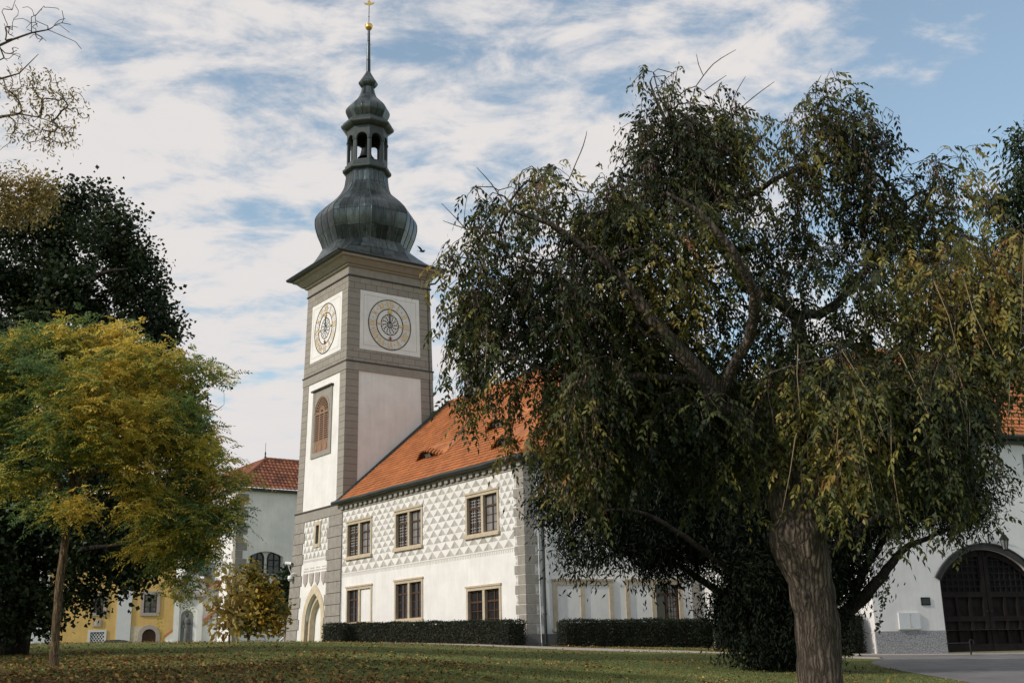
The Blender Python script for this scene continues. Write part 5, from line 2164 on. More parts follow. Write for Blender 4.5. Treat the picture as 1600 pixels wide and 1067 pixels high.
class Skeleton:
    def __init__(s):
        s.p, s.par, s.rmin = [], [], []

    def add(s, p, par, r=0.0):
        s.p.append(np.asarray(p, float))
        s.par.append(par)
        s.rmin.append(r)
        return len(s.p) - 1

    def limb(s, pts, radii, start=None, step=.25, wob=.02):
        pts = [np.asarray(p, float) for p in pts]
        last = start
        ids = []
        if start is not None:
            pts = [s.p[start]] + pts
            radii = [radii[0]] + list(radii)
        # smooth
        for i in range(len(pts) - 1):
            p0, p1, p2, p3 = pts[max(i - 1, 0)], pts[i], pts[i + 1], pts[min(i + 2, len(pts) - 1)]
            n = max(1, int(np.linalg.norm(p2 - p1) / step))
            for j in range(n if i < len(pts) - 2 else n + 1):
                if i == 0 and j == 0 and start is not None:
                    continue
                t = j / n
                q = .5 * (2 * p1 + (p2 - p0) * t + (2 * p0 - 5 * p1 + 4 * p2 - p3) * t * t + (3 * p1 - p0 - 3 * p2 + p3) * t ** 3)
                r = radii[i] + (radii[i + 1] - radii[i]) * t
                q = q + rng.normal(size=3) * wob * min(1, r * 6)
                last = s.add(q, last, r)
                ids.append(last)
        return ids

    def grow(s, pts, step=.3, droop=0.0, keep=None, maxlen=None, wob=.05):
        """join every point to the nearest node with a curved twig; returns the tips"""
        tips = []
        usable = list(range(len(s.p))) if keep is None else list(keep)
        c = np.mean([s.p[i] for i in usable], axis=0)
        order = np.argsort([min(np.linalg.norm(np.array([s.p[i] for i in usable[::3]]) - q, axis=1)) for q in pts])
        arr = np.zeros((len(usable) + len(pts) * 40, 3))
        ids = np.zeros(len(arr), int)
        cnt = len(usable)
        arr[:cnt] = [s.p[i] for i in usable]
        ids[:cnt] = usable
        for oi in order:
            q = np.asarray(pts[oi])
            d = np.linalg.norm(arr[:cnt] - q, axis=1) + .35 * np.maximum(0, arr[:cnt, 2] - q[2])
            k = int(np.argmin(d))
            st = ids[k]
            p = arr[k].copy()
            dist = np.linalg.norm(q - p)
            if maxlen and dist > maxlen:
                continue
            n = max(2, int(dist / step))
            dr = p - s.p[s.par[st]] if s.par[st] is not None else np.array([0, 0, 1.0])
            dr = dr / (np.linalg.norm(dr) + 1e-9)
            c1 = p + dr * dist * .35 + np.array([0, 0, dist * .12])
            last = st
            for j in range(1, n + 1):
                t = j / n
                x = (1 - t) ** 2 * p + 2 * t * (1 - t) * c1 + t * t * q + rng.normal(size=3) * wob * dist * .3 * (t < 1)
                last = s.add(x, last)
                if cnt < len(arr):
                    arr[cnt] = x
                    ids[cnt] = last
                    cnt += 1
            tips.append(last)
        return tips

    def mesh(s, name, mat, parent, tip=.005, expo=2.4, big_n=9):
        n = len(s.p)
        ch = [[] for _ in range(n)]
        for i, p in enumerate(s.par):
            if p is not None:
                ch[p].append(i)
        acc = np.zeros(n)
        order = range(n - 1, -1, -1)
        for i in order:
            if acc[i] == 0:
                acc[i] = tip ** expo
            if s.par[i] is not None:
                acc[s.par[i]] += acc[i]
        rad = acc ** (1 / expo)
        for i in range(n):
            if s.rmin[i] > 0:
                rad[i] = s.rmin[i]
        s.rad = rad
        mb = MB()
        done = set()
        roots = [i for i in range(n) if s.par[i] is None]
        stack = [(r, None) for r in roots]
        while stack:
            i, par = stack.pop()
            chain = [] if par is None else [par]
            cur = i
            while True:
                chain.append(cur)
                if not ch[cur]:
                    break
                nx = max(ch[cur], key=lambda k: rad[k])
                for k in ch[cur]:
                    if k != nx:
                        stack.append((k, cur))
                cur = nx
            if len(chain) < 2:
                continue
            rr = [rad[k] for k in chain]
            if par is not None:
                rr[0] = min(rr[0], rr[1] * 1.25)
            mb.tube([s.p[k] for k in chain], rr, big_n if max(rr) > .06 else (5 if max(rr) > .015 else 4), cap=True)
        return mb.build(name, mat, parent)


def blob_points(blobs, Y, n, dy=1.0, flat=.9, shell=.0):
    """points in a crown: blobs are (x, y, r, depth offset m, weight) read as directions from the camera at distance Y"""
    out = []
    w = np.array([b[2] ** 2 * (b[4] if len(b) > 4 else 1) for b in blobs], float)
    w /= w.sum()
    pick = rng.choice(len(blobs), n, p=w)
    for k in pick:
        b = blobs[k]
        off = (b[3] if len(b) > 3 else 0)
        c = atY(b[0], b[1], Y + off)
        R = b[2] * (Y + off) / FPX
        v = rng.normal(size=3)
        v /= np.linalg.norm(v)
        u = rng.random() ** (1 / 3)
        u = shell + (1 - shell) * u
        out.append(c + v * R * u * np.array([1, dy, flat]))
    return np.array(out)


def sprays(tips, sk, n_each, spread, L, W, droop, rbase, rvar, jitter=.25, outward=None):
    """clusters of single leaves round the twig ends"""
    tp = np.array([sk.p[i] for i in tips])
    dirs = np.array([sk.p[i] - sk.p[sk.par[i]] for i in tips])
    dirs /= np.linalg.norm(dirs, axis=1, keepdims=True) + 1e-9
    m = len(tips)
    idx = np.repeat(np.arange(m), n_each)
    N_ = len(idx)
    off = rng.normal(size=(N_, 3)) * spread * .55
    P = tp[idx] + off - dirs[idx] * rng.random((N_, 1)) * spread
    ax = rand_dir(N_) * .8 + dirs[idx] * .5 + np.array([0, 0, -droop])
    nr = rand_dir(N_) + np.array([0, 0, .9])
    cl = rng.random(m)
    r = np.clip(rbase + (cl[idx] - .5) * rvar + rng.normal(size=N_) * jitter * .4, 0, 1)
    sc_ = rng.uniform(.65, 1.25, N_)
    return P, ax, nr, L * sc_, W * sc_, r


def fronds(bases, dirs, length, pairs, lw, droop, r, ang=55):
    """pinnate leaves: rachis curving down with leaflets on both sides"""
    m = len(bases)
    P, AX, NR, LL, RR = [], [], [], [], []
    d = dirs / (np.linalg.norm(dirs, axis=1, keepdims=True) + 1e-9)
    side = np.cross(d, np.array([0, 0, 1.0]))
    side /= np.linalg.norm(side, axis=1, keepdims=True) + 1e-6
    roll = rng.normal(size=(m, 1)) * .5
    upv = np.cross(side, d)
    side = side * np.cos(roll) + upv * np.sin(roll)
    upv = np.cross(side, d)
    ln = length * rng.uniform(.7, 1.25, m)
    for k in range(pairs + 1):
        t = (k + .6) / (pairs + .6)
        pt = bases + d * (ln * t)[:, None] + np.array([0, 0, -1.0]) * (droop * ln * t * t)[:, None]
        tang = d + np.array([0, 0, -1.0]) * (2 * droop * t)
        tang /= np.linalg.norm(tang, axis=1, keepdims=True)
        if k == pairs:
            P.append(pt)
            AX.append(tang)
            NR.append(upv)
            LL.append(np.ones(m))
            RR.append(r)
        else:
            for s_ in (-1, 1):
                a = math.radians(ang)
                P.append(pt)
                AX.append(tang * math.cos(a) + side * s_ * math.sin(a) + np.array([0, 0, -.25]) + rng.normal(size=(m, 3)) * .18)
                NR.append(upv + rng.normal(size=(m, 3)) * .25)
                LL.append(np.ones(m) * rng.uniform(.8, 1.1, m))
                RR.append(r)
    P, AX, NR = np.concatenate(P), np.concatenate(AX), np.concatenate(NR)
    LL, RR = np.concatenate(LL), np.concatenate(RR)
    RR = np.clip(RR + rng.normal(size=len(RR)) * .06, 0, 1)
    return P, AX, NR, LL * lw[0] * rng.uniform(.8, 1.15, len(LL)), LL * lw[1], RR


def tree_thing(name, label, x, y, group=None, dz=-.1):
    b = gpt(x, y, dz)
    return thing(name, label, 'tree', b, group), b


# ------------------------------------------------------------------ the big weeping ash in front
AY = 13.0
bx_ = atY(1283, 1067, AY)
ash, ab = tree_thing('weeping_ash', 'large gnarled weeping ash with drooping olive leaves at the right', bx_[0] + .02, AY)
sk = Skeleton()


def tp(x, y, dy=0.0, Y=AY):
    return atY(x, y, Y + dy)


trunk = sk.limb([ab + np.array([.02, 0, -.2]), ab + np.array([.0, 0, .25]), tp(1281.5, 1067), tp(1277, 975), tp(1264, 906), tp(1255, 872), tp(1248, 844), tp(1247, 827), tp(1248, 813), tp(1243, 796), tp(1240, 786), tp(1241, 769), tp(1243, 745)],
                [.44, .30, .245, .243, .245, .29, .325, .31, .285, .30, .29, .265, .25], step=.05, wob=.002)
top = trunk[-1]
l1 = sk.limb([tp(1212, 715), tp(1180, 675, -.1), tp(1120, 625, -.3), tp(1075, 560, -.6), tp(1010, 490, -.7), tp(985, 440, -.8), tp(920, 395, -1.0), tp(860, 350, -1.2), tp(800, 330, -1.3)],
             [.20, .16, .12, .095, .075, .06, .045, .03, .015], start=top, wob=.05)
l2 = sk.limb([tp(1256, 710, .2), tp(1258, 640, .4), tp(1268, 570, .5), tp(1238, 495, .4), tp(1175, 450, .3), tp(1125, 385, .2), tp(1118, 330, .1), tp(1180, 300, 0), tp(1235, 268, 0), tp(1300, 255, .2), tp(1370, 275, .4)],
             [.18, .14, .105, .085, .07, .055, .045, .035, .028, .018, .01], start=top, wob=.10)
l3 = sk.limb([tp(1285, 715, .0), tp(1330, 640, .2), tp(1390, 560, .3), tp(1450, 500, .2), tp(1520, 450, .0), tp(1590, 430, -.2)],
             [.13, .09, .065, .045, .03, .012], start=top, wob=.05)
l4 = sk.limb([tp(1075, 260, .1), tp(1040, 190, 0), tp(1015, 130, 0)], [.04, .025, .012], start=l2[int(len(l2) * .52)], wob=.06)
l5 = sk.limb([tp(1000, 590, -.4), tp(940, 600, -.6), tp(880, 590, -.8), tp(810, 560, -1)], [.055, .04, .03, .015], start=l1[int(len(l1) * .3)], wob=.05)
l6 = sk.limb([tp(1300, 480, 1.0), tp(1350, 420, 1.4), tp(1420, 370, 1.8), tp(1490, 310, 2.0)], [.06, .045, .03, .015], start=l2[int(len(l2) * .32)], wob=.06)
l7 = sk.limb([tp(1150, 640, .8), tp(1050, 600, 1.6), tp(950, 560, 2.2), tp(850, 520, 2.4)], [.07, .055, .035, .015], start=l1[int(len(l1) * .15)], wob=.05)
l8 = sk.limb([tp(1330, 700, .9), tp(1420, 640, 1.6), tp(1500, 600, 2.2)], [.07, .045, .02], start=top, wob=.05)
l9 = sk.limb([tp(1180, 500, -.9), tp(1160, 420, -1.4), tp(1090, 330, -1.6), tp(1040, 300, -1.6)], [.06, .045, .03, .015], start=l1[int(len(l1) * .22)], wob=.06)
blobs = [(775, 340, 62, -.8, .7), (735, 420, 42, -.8, .6), (765, 470, 60, -.6, 1.2), (785, 570, 55, -.4, 1.0), (850, 290, 55, -.5, 1.0), (875, 440, 85, -.5, 1.3), (900, 590, 80, -.3, 1.3), (960, 320, 70, 0, 1.4),
         (1030, 150, 48, 0, 1.0), (1045, 240, 75, 0, 1.7), (1000, 400, 85, -.3, 1.4), (1100, 210, 66, .1, 1.5), (1000, 520, 90, .2, 1.3), (1060, 630, 90, .2, 1.3), (1090, 330, 62, -.6, 1.2),
         (1290, 190, 62, .2, 1.5), (1345, 225, 55, .3, 1.5), (1420, 280, 42, .3, 1.2), (1475, 268, 36, .4, 1.0), (1390, 330, 50, .6, 1.3), (1250, 270, 30, .1, .7), (1410, 440, 70, .3, 1.2), (1330, 500, 50, .8, .8), (1450, 370, 50, .5, 1.2), (1185, 365, 50, .5, .8), (1250, 345, 45, .8, .7), (1265, 420, 60, 1.0, .9), (1200, 450, 50, -.4, .8), (1150, 200, 34, .2, .6), (1215, 235, 32, .3, .5), (1180, 270, 40, .6, .7), (1330, 330, 45, .9, .8), (1310, 420, 50, -.6, .8),
         (1560, 400, 75, -.9, 1.7), (1565, 500, 66, -.9, 1.5), (1470, 470, 65, -.7, 1.4), (1420, 600, 85, -.8, 1.5), (1300, 600, 85, -.8, 1.3), (1478, 635, 48, -.8, 1.1), (1210, 540, 50, -.6, .9), (1370, 560, 60, .9, 1.3),
         (1140, 590, 80, .5, 1.3), (1400, 700, 55, -1.0, 1.1), (1330, 700, 55, -1.0, 1.1), (1490, 720, 40, -.6, 1.0), (1110, 450, 60, .3, .8), (880, 660, 42, -.3, .8), (930, 670, 60, 0, 1.2),
         (1150, 650, 55, -.2, .9), (1100, 710, 55, .5, .8), (1250, 620, 50, 1.4, 1.0), (1330, 620, 70, 1.6, 1.4), (1480, 560, 60, 1.4, 1.2), (1000, 620, 70, 1.4, 1.2)]
pts = blob_points(blobs, AY, 1250, dy=1.7, flat=.95)
tips = sk.grow(pts, step=.22, keep=[i for L_ in (l1, l2, l3, l4, l5, l6, l7, l8, l9) for i in L_], wob=.10)
# drooping twigs below the tips
hang = []
hd = []
for t in list(tips):
    for _ in range(rng.integers(2, 4)):
        last = t
        d = sk.p[t] - sk.p[sk.par[t]]
        d = d / (np.linalg.norm(d) + 1e-9) * .6 + rng.normal(size=3) * .55
        n = rng.integers(3, 8)
        if sk.p[t][2] < 3.2:
            n = rng.integers(2, 5)
        for k in range(n):
            d = d * .72 + np.array([0, 0, -.34]) + rng.normal(size=3) * .09
            q = sk.p[last] + d / (np.linalg.norm(d) + 1e-9) * .125
            last = sk.add(q, last)
            hang.append(q)
            hd.append(d / (np.linalg.norm(d) + 1e-9))
# bare shoots that stick up and out of the crown
for (x, y, x2, y2, dy) in ((1080, 130, 1150, 78, 0), (1100, 150, 1135, 118, 0), (1095, 125, 1088, 85, .1), (790, 320, 745, 262, -1), (770, 380, 692, 345, -1), (760, 400, 690, 318, -1), (720, 470, 682, 500, -.8),
                       (740, 520, 712, 590, -.6), (905, 260, 917, 205, -.3), (1270, 150, 1283, 118, .2), (1150, 180, 1210, 128, .2), (1130, 190, 1165, 120, .2), (1380, 240, 1412, 222, .3)):
    near = int(np.argmin([np.linalg.norm(sk.p[i] - tp(x, y, dy)) for i in range(len(sk.p))]))
    sk.limb([tp((x + x2) / 2, (y + y2) / 2 - 4, dy), tp(x2, y2, dy)], [.006, .003], start=near, step=.1, wob=.015)
# long bare hanging whips
for (x, y, x2, y2, dy) in ((1312, 650, 1318, 770, -1.6), (1335, 640, 1373, 808, -1.7), (1402, 660, 1408, 815, -1.7), (1245, 560, 1250, 640, -1.6), (1345, 570, 1385, 690, -1.8), (1570, 400, 1595, 520, -2),
                           (1485, 450, 1500, 560, -1.8), (1425, 540, 1452, 650, -1.7), (1545, 440, 1556, 560, -1.9), (762, 500, 757, 590, -1.4), (1238, 730, 1222, 800, -1.5), (1505, 600, 1512, 700, -1.6), (1585, 610, 1572, 700, -1.4)):
    near = int(np.argmin([np.linalg.norm((sk.p[i] - tp(x, y - 40, dy)) * np.array([1, .3, 1])) for i in range(len(sk.p))]))
    a_ = sk.p[near]
    b_ = tp(x2, y2, dy)
    b_ = a_ + (b_ - a_) * np.array([1, 1, 1.0])
    hook = a_ + (b_ - a_) * .12 + np.array([0, 0, .03])
    mid = a_ + (b_ - a_) * .5 + rng.normal(size=3) * np.array([.03, .03, .02])
    mw = MB()
    mw.tube([a_, hook, mid, b_ + (b_ - mid) * .0], [.006, .0065, .005, .002], 5)
    mw.build('hanging_shoot', WHIP, ash)
tm = sk.mesh('trunk', BARK, ash, tip=.0035, big_n=40)
from mathutils import noise as mnoise
cx_ = np.array([sk.p[i] for i in trunk])
for v in tm.data.vertices:
    w = np.array(v.co) + np.array(ash['_base'])
    if w[2] < cx_[-1][2] + .2:
        k_ = int(np.argmin(np.abs(cx_[:, 2] - w[2])))
        d = w - cx_[k_]
        d[2] = 0
        rr = np.linalg.norm(d)
        if rr > .12:
            d /= rr
            h = mnoise.noise(Vector((w[0] * 17, w[1] * 17, w[2] * 2.2))) + .5 * mnoise.noise(Vector((w[0] * 32, w[1] * 32, w[2] * 6)))
            lump = mnoise.noise(Vector((w[0] * 4, w[1] * 4, w[2] * 4)))
            v.co += Vector(d * (-.016 * abs(h) * 1.6 + .03 * lump))
hang = np.array(hang)
hd = np.array(hd)
n = len(hang)
sel = rng.choice(n, int(n * .92), replace=False)
bs = hang[sel] + rng.normal(size=(len(sel), 3)) * .03
dr_ = rand_dir(len(sel)) * .9 + hd[sel] * .35
dr_[:, 2] = dr_[:, 2] * .5 - .15
cl = .44 + .14 * np.clip(bs[:, 0] - 4.6, -.5, 1.2) + .24 * np.sin(bs[:, 0] * 2.1 + 1.0) * np.cos(bs[:, 2] * 1.7) + rng.normal(size=len(sel)) * .17
P, AX, NR, LL, WW, RR = fronds(bs, dr_, .20, 4, (.083, .033), .55, np.clip(cl, 0, .97), 50)
leaf_mesh('crown', P, AX + np.array([0, 0, -.35]), NR, LL, WW, RR, L_ASH, ash)
# bunches of brown winged seeds
bi = [i for i in range(n) if (hang[i][0] < 1.1 or hang[i][2] > 6.6) and rng.random() < .30 or rng.random() < .03]
bp3 = np.repeat(hang[bi], 9, axis=0) + rng.normal(size=(len(bi) * 9, 3)) * np.array([.04, .04, .07]) - np.array([0, 0, .05])
k_ = len(bp3)
leaf_mesh('seed_bunch', bp3, rand_dir(k_) * .3 + np.array([0, 0, -1.0]), rand_dir(k_), .055 * np.ones(k_), .016 * np.ones(k_), rng.random(k_), L_SEED, ash)

# ------------------------------------------------------------------ dark yew behind it
YY = 29.0
yb = onground(1225, 1046)
yew, yb0 = tree_thing('dark_yew', 'dark spreading yew with low boughs before the white wall', yb[0], yb[1])
YY = float(yb[1])
sk = Skeleton()
ty = lambda x, y, dy=0.0: atY(x, y, YY + dy)
t0_ = sk.limb([yb0 + np.array([0, 0, -.2]), ty(1225, 1000), ty(1222, 930), ty(1215, 840)], [.5, .36, .30, .24], step=.25)
b1 = sk.limb([ty(1190, 960, -.2), ty(1140, 935, -.4), ty(1095, 905, -.5), ty(1050, 878, -.7), ty(1000, 860, -.8), ty(940, 850, -1)], [.17, .13, .11, .09, .06, .03], start=t0_[4])
b2 = sk.limb([ty(1280, 985, -.2), ty(1330, 950, -.3), ty(1370, 910, -.4), ty(1410, 860, -.4), ty(1450, 840, -.4), ty(1500, 820, -.3)], [.26, .21, .17, .11, .07, .04], start=t0_[3])
b22 = sk.limb([ty(1350, 890, 0), ty(1385, 840, 0), ty(1420, 790, .1)], [.13, .09, .04], start=b2[len(b2) // 3])
b3 = sk.limb([ty(1180, 780), ty(1120, 720, .4), ty(1050, 690, .8)], [.18, .12, .05], start=t0_[-1])
b4 = sk.limb([ty(1260, 760), ty(1330, 700, .5), ty(1420, 700, .7)], [.18, .12, .05], start=t0_[-1])
b5 = sk.limb([ty(1210, 720, 1), ty(1200, 620, 1.2)], [.16, .06], start=t0_[-1])
b6 = sk.limb([ty(1100, 860, -2), ty(1000, 800, -2.8), ty(930, 800, -3)], [.09, .06, .03], start=t0_[6])
b7 = sk.limb([ty(1300, 860, -2), ty(1380, 800, -2.4)], [.15, .06], start=t0_[6])
yblobs = [(905, 740, 70, -.5), (870, 790, 36, -.5, .9), (885, 840, 34, -.5, .9), (990, 760, 90, 0), (950, 690, 70, .3), (1060, 700, 90, .3), (1080, 800, 85, 0), (1010, 840, 55, -.5), (1160, 750, 100, 0), (1170, 880, 75, -.8),
          (1240, 690, 100, 0), (1120, 640, 80, .8), (1260, 820, 95, -.6), (1340, 740, 95, 0), (1420, 740, 85, 0), (1500, 760, 60, .2), (1475, 800, 46, -.2, .9), (1345, 800, 55, -.3, .8), (1210, 980, 55, -.6, 1.2),
          (1180, 1010, 40, -.6, 1.3), (1300, 640, 70, .8), (930, 880, 34, -.7, .9), (1040, 870, 40, -.7, .8), (1262, 955, 46, -.4, 1.2), (1390, 650, 70, .7), (1250, 580, 60, 1.2), (1140, 950, 30, -.7, .8), (1240, 900, 75, 0, 1.6), (1308, 905, 36, .3, 1.3), (1320, 850, 40, .3, 1.0), (1150, 830, 70, .5, 1.3), (1320, 780, 65, .6, 1.2), (1080, 740, 70, 1, 1.2), (1200, 940, 60, .3, 1.5), (1260, 990, 55, .3, 1.3), (1010, 720, 60, .8, 1.1), (960, 800, 50, .2, 1.1), (1270, 880, 50, .6, 1.2)]
pts = blob_points(yblobs, YY, 1150, dy=1.25, flat=.85)
tips = sk.grow(pts, step=.3, keep=[i for L_ in (t0_[5:], b1, b2, b22, b3, b4, b5, b6, b7) for i in L_], wob=.08)
sk.mesh('trunk', BARK_DARK, yew, tip=.006, big_n=12)
P, ax, nr, L, W, r = sprays(tips, sk, 235, .66, .20, .05, .8, .45, .5)
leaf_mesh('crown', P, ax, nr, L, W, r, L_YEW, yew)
# ivy hanging from the right bough and climbing at the foot
ivp, iva = [], []
for (x, y, x2, y2) in ((1381, 900, 1386, 925), (1386, 925, 1375, 965), (1160, 970, 1162, 1035), (1165, 1015, 1158, 1040), (1375, 965, 1371, 985), (1205, 1000, 1190, 1040), (1150, 1000, 1160, 1040)):
    for k in range(26):
        t = rng.random()
        ivp.append(ty(x + (x2 - x) * t + rng.normal() * 2.5, y + (y2 - y) * t, -1.2))
ivp = np.array(ivp)
k_ = len(ivp)
leaf_mesh('ivy', ivp, rand_dir(k_) + np.array([0, 0, -.6]), rand_dir(k_) + np.array([0, -.8, 0]), .10 * np.ones(k_), .09 * np.ones(k_), rng.random(k_), L_LINDEN, yew)

# ------------------------------------------------------------------ tall tree beyond, at the right edge
RY = 22.0
rb = atY(1660, 1000, RY)
rt, rb0 = tree_thing('tall_ash', 'tall dark green tree rising at the right edge above the wing', rb[0], RY)
sk = Skeleton()
tr_ = lambda x, y, dy=0.0: atY(x, y, RY + dy)
t0_ = sk.limb([rb0 + np.array([0, 0, -.2]), tr_(1660, 900), tr_(1655, 700), tr_(1645, 500), tr_(1632, 350), tr_(1618, 220)], [.26, .19, .16, .12, .08, .03], step=.4)
pts = blob_points([(1605, 215, 38, 0), (1565, 240, 20, 0, .7), (1590, 300, 48, 0), (1555, 320, 24, 0, .8), (1640, 260, 60, 0), (1650, 380, 70, .3), (1590, 370, 45, .6), (1548, 255, 12, 0, .6), (1600, 180, 18, 0, .7), (1700, 330, 70, 0), (1700, 480, 80, 0), (1650, 560, 50, 1), (1740, 400, 80, 0), (1730, 560, 80, 0), (1700, 680, 70, 0), (1780, 520, 80, 0)], RY, 330, dy=1.1)
tips = sk.grow(pts, step=.3, keep=t0_[len(t0_) // 2:], wob=.08)
sk.mesh('trunk', BARK_DARK, rt, tip=.005)
P, ax, nr, L, W, r = sprays(tips, sk, 75, .34, .15, .055, .9, .45, .4)
leaf_mesh('crown', P, ax, nr, L, W, r, L_LINDEN, rt)

# ------------------------------------------------------------------ dark linden at the left
LY = 34.0
lb = atY(40, 1010, LY)
lin, lb0 = tree_thing('dark_linden', 'massive dark green linden filling the left side', lb[0] - .5, LY)
sk = Skeleton()
tl = lambda x, y, dy=0.0: atY(x, y, LY + dy)
t0_ = sk.limb([lb0 + np.array([0, 0, -.3]), tl(30, 950), tl(35, 800), tl(40, 650), tl(60, 500), tl(80, 400)], [.5, .42, .36, .28, .18, .08], step=.5)
bb_ = []
for (s_, e_, e2) in ((.35, (150, 740), (240, 700)), (.3, (-80, 760), (-170, 720)), (.45, (140, 600), (230, 560)), (.55, (-60, 560), (-150, 520)), (.7, (140, 440), (200, 420)), (.75, (-20, 400), (-80, 380)), (.25, (120, 860), (200, 850)), (.2, (-60, 880), (-140, 880)), (.55, (220, 640), (300, 620))):
    for dy in (-1.8, 1.2):
        bb_ += sk.limb([tl(*e_, dy), tl(*e2, dy * 1.5)], [.09, .015], start=t0_[int(len(t0_) * s_)], step=.4)
lblobs = [(60, 350, 60, 0), (130, 330, 50, 0), (170, 370, 48, -.3), (105, 310, 28, 0, .8), (40, 420, 80, 0), (150, 430, 85, 0), (225, 440, 42, 0), (230, 400, 26, 0), (200, 510, 70, .3), (252, 525, 34, .3), (80, 520, 90, 0), (-30, 450, 90, 0),
          (248, 620, 55, .5), (292, 620, 24, .5), (296, 690, 22, .6), (200, 640, 90, 0), (90, 660, 100, 0), (-40, 600, 100, 0), (260, 730, 70, .3), (120, 780, 90, 0), (30, 800, 90, 0), (200, 820, 70, 0), (-60, 780, 100, 0), (290, 780, 34, .6), (270, 840, 30, .3),
          (70, 880, 70, -.6), (150, 880, 55, -.6), (20, 930, 55, -1), (100, 950, 34, -1), (215, 880, 36, -.3), (190, 915, 22, -.5, .7), (40, 975, 26, -1, .8), (75, 970, 18, -1, .6), (240, 870, 26, 0, .8), (160, 930, 22, -.7, .7), (312, 655, 12, .6, .6), (300, 585, 10, .5, .6)]
pts = blob_points(lblobs, LY, 900, dy=1.5, flat=1, shell=.25)
tips = sk.grow(pts, step=.4, keep=t0_[4:] + bb_, wob=.08)
sk.mesh('trunk', BARK_DARK, lin, tip=.007, big_n=10)
P, ax, nr, L, W, r = sprays(tips, sk, 125, .46, .135, .12, .35, .42, .55)
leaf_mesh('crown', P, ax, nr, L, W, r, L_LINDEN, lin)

# ------------------------------------------------------------------ young locust, green turning yellow
QY = 24.8
qb = onground(84, 1043)
QY = float(qb[1])
loc, qb0 = tree_thing('young_locust', 'slender young locust tree with feathery leaves turning yellow', qb[0], qb[1], dz=-.05)
sk = Skeleton()
tq = lambda x, y, dy=0.0: atY(x, y, QY + dy)
t0_ = sk.limb([qb0, qb0 + np.array([0, 0, .1]), tq(87, 990), tq(92, 920), tq(100, 860), tq(106, 810), tq(112, 760), tq(118, 700), tq(125, 640), tq(130, 590)], [.125, .10, .088, .084, .08, .075, .07, .05, .03, .015], step=.25, wob=.012)
bb_ = []
for (s_, e_, e2, dy) in ((.55, (160, 690), (250, 640), -.6), (.58, (60, 700), (10, 650), -.6), (.62, (190, 720), (300, 700), .5), (.7, (170, 610), (230, 560), .4), (.75, (80, 600), (40, 540), .3), 
                         (.68, (240, 660), (340, 640), 1.2), (.8, (160, 560), (190, 520), -.4), (.66, (280, 730), (370, 760), .4), (.65, (40, 640), (-40, 620), .6)):
    bb_ += sk.limb([tq(*e_, dy * .6), tq(*e2, dy)], [.035, .012], start=t0_[int(len(t0_) * s_)], step=.25)
qblobs = [(60, 530, 40, 0), (120, 525, 40, 0), (190, 530, 35, 0), (30, 580, 55, 0), (110, 600, 70, -.6), (200, 590, 60, -.3), (260, 570, 40, 0), (310, 590, 35, .3), (10, 660, 60, -.3), (90, 680, 60, -1), (180, 680, 70, -.8), (270, 660, 60, -.2), (310, 650, 30, .3),
          (328, 575, 14, .3, .7), (20, 740, 50, -.6), (60, 790, 34, -.8, .8), (240, 730, 60, -.5), (320, 720, 45, 0), (345, 740, 28, .2), (110, 790, 24, -1.2, .8), (250, 800, 45, -.3), (300, 830, 50, 0, 1.5), (330, 800, 40, .1, 1.5), (362, 798, 14, .2, .8), (240, 860, 32, 0, .9), (300, 880, 28, .1, .9),
          (290, 915, 18, .1, .8), (-30, 560, 50, 0), (-40, 660, 50, 0), (230, 890, 20, 0, .6), (305, 870, 22, .1, .7), (150, 640, 60, -1.2)]
pts = blob_points(qblobs, QY, 560, dy=1.5, flat=.8)
tips = sk.grow(pts, step=.25, keep=t0_[int(len(t0_) * .5):] + bb_, wob=.06)
sk.mesh('trunk', BARK_YOUNG, loc, tip=.004, big_n=12)
tpx = np.array([sk.p[i] for i in tips])
tdr = np.array([sk.p[i] - sk.p[sk.par[i]] for i in tips])
tdr /= np.linalg.norm(tdr, axis=1, keepdims=True)
K = 20
idx = np.repeat(np.arange(len(tips)), K)
bs = tpx[idx] + rng.normal(size=(len(idx), 3)) * np.array([.22, .22, .13])
dr_ = rand_dir(len(idx)) + tdr[idx] * .5
dr_[:, 2] = dr_[:, 2] * .35 + .08
clr = np.clip(.355 + .50 * (rng.random(len(tips)) - .35)[idx] * 1.4 + .12 * np.sin(bs[:, 0] * 1.3) + .12 * (bs[:, 0] > -9.0) + rng.normal(size=len(idx)) * .1, 0, 1)
P, AX, NR, LL, WW, RR = fronds(bs, dr_, .30, 6, (.095, .034), .35, clr, 62)
leaf_mesh('crown', P, AX, NR, LL, WW, RR, L_LOCUST, loc)
print('locust leaflets', len(P))

# ------------------------------------------------------------------ thin tree at the upper left, almost bare
BY = 20.0
bb0 = gpt(-14.5, BY + .5, -.1)
bare = thing('bare_branched_tree', 'nearly bare tree with dark twigs and few tan leaves reaching in at upper left', 'tree', bb0)
sk = Skeleton()
tb = lambda x, y, dy=0.0: atY(x, y, BY + dy)
t0_ = sk.limb([bb0, tb(-480, 900), tb(-440, 600), tb(-380, 350), tb(-320, 180), tb(-280, 0)], [.3, .25, .2, .16, .12, .06], step=.5)
c1 = sk.limb([tb(-150, 140), tb(-40, 90), tb(20, 62), tb(75, 47), tb(110, 62)], [.05, .035, .022, .013, .006], start=t0_[int(len(t0_) * .72)], step=.3)
c2 = sk.limb([tb(-150, 210), tb(-30, 190), tb(30, 178), tb(80, 190)], [.05, .035, .02, .008], start=t0_[int(len(t0_) * .62)], step=.3)
c3 = sk.limb([tb(-140, 160, .6), tb(-30, 130, .8), tb(30, 115, .8), tb(60, 85, .8)], [.045, .03, .015, .006], start=t0_[int(len(t0_) * .66)], step=.3)
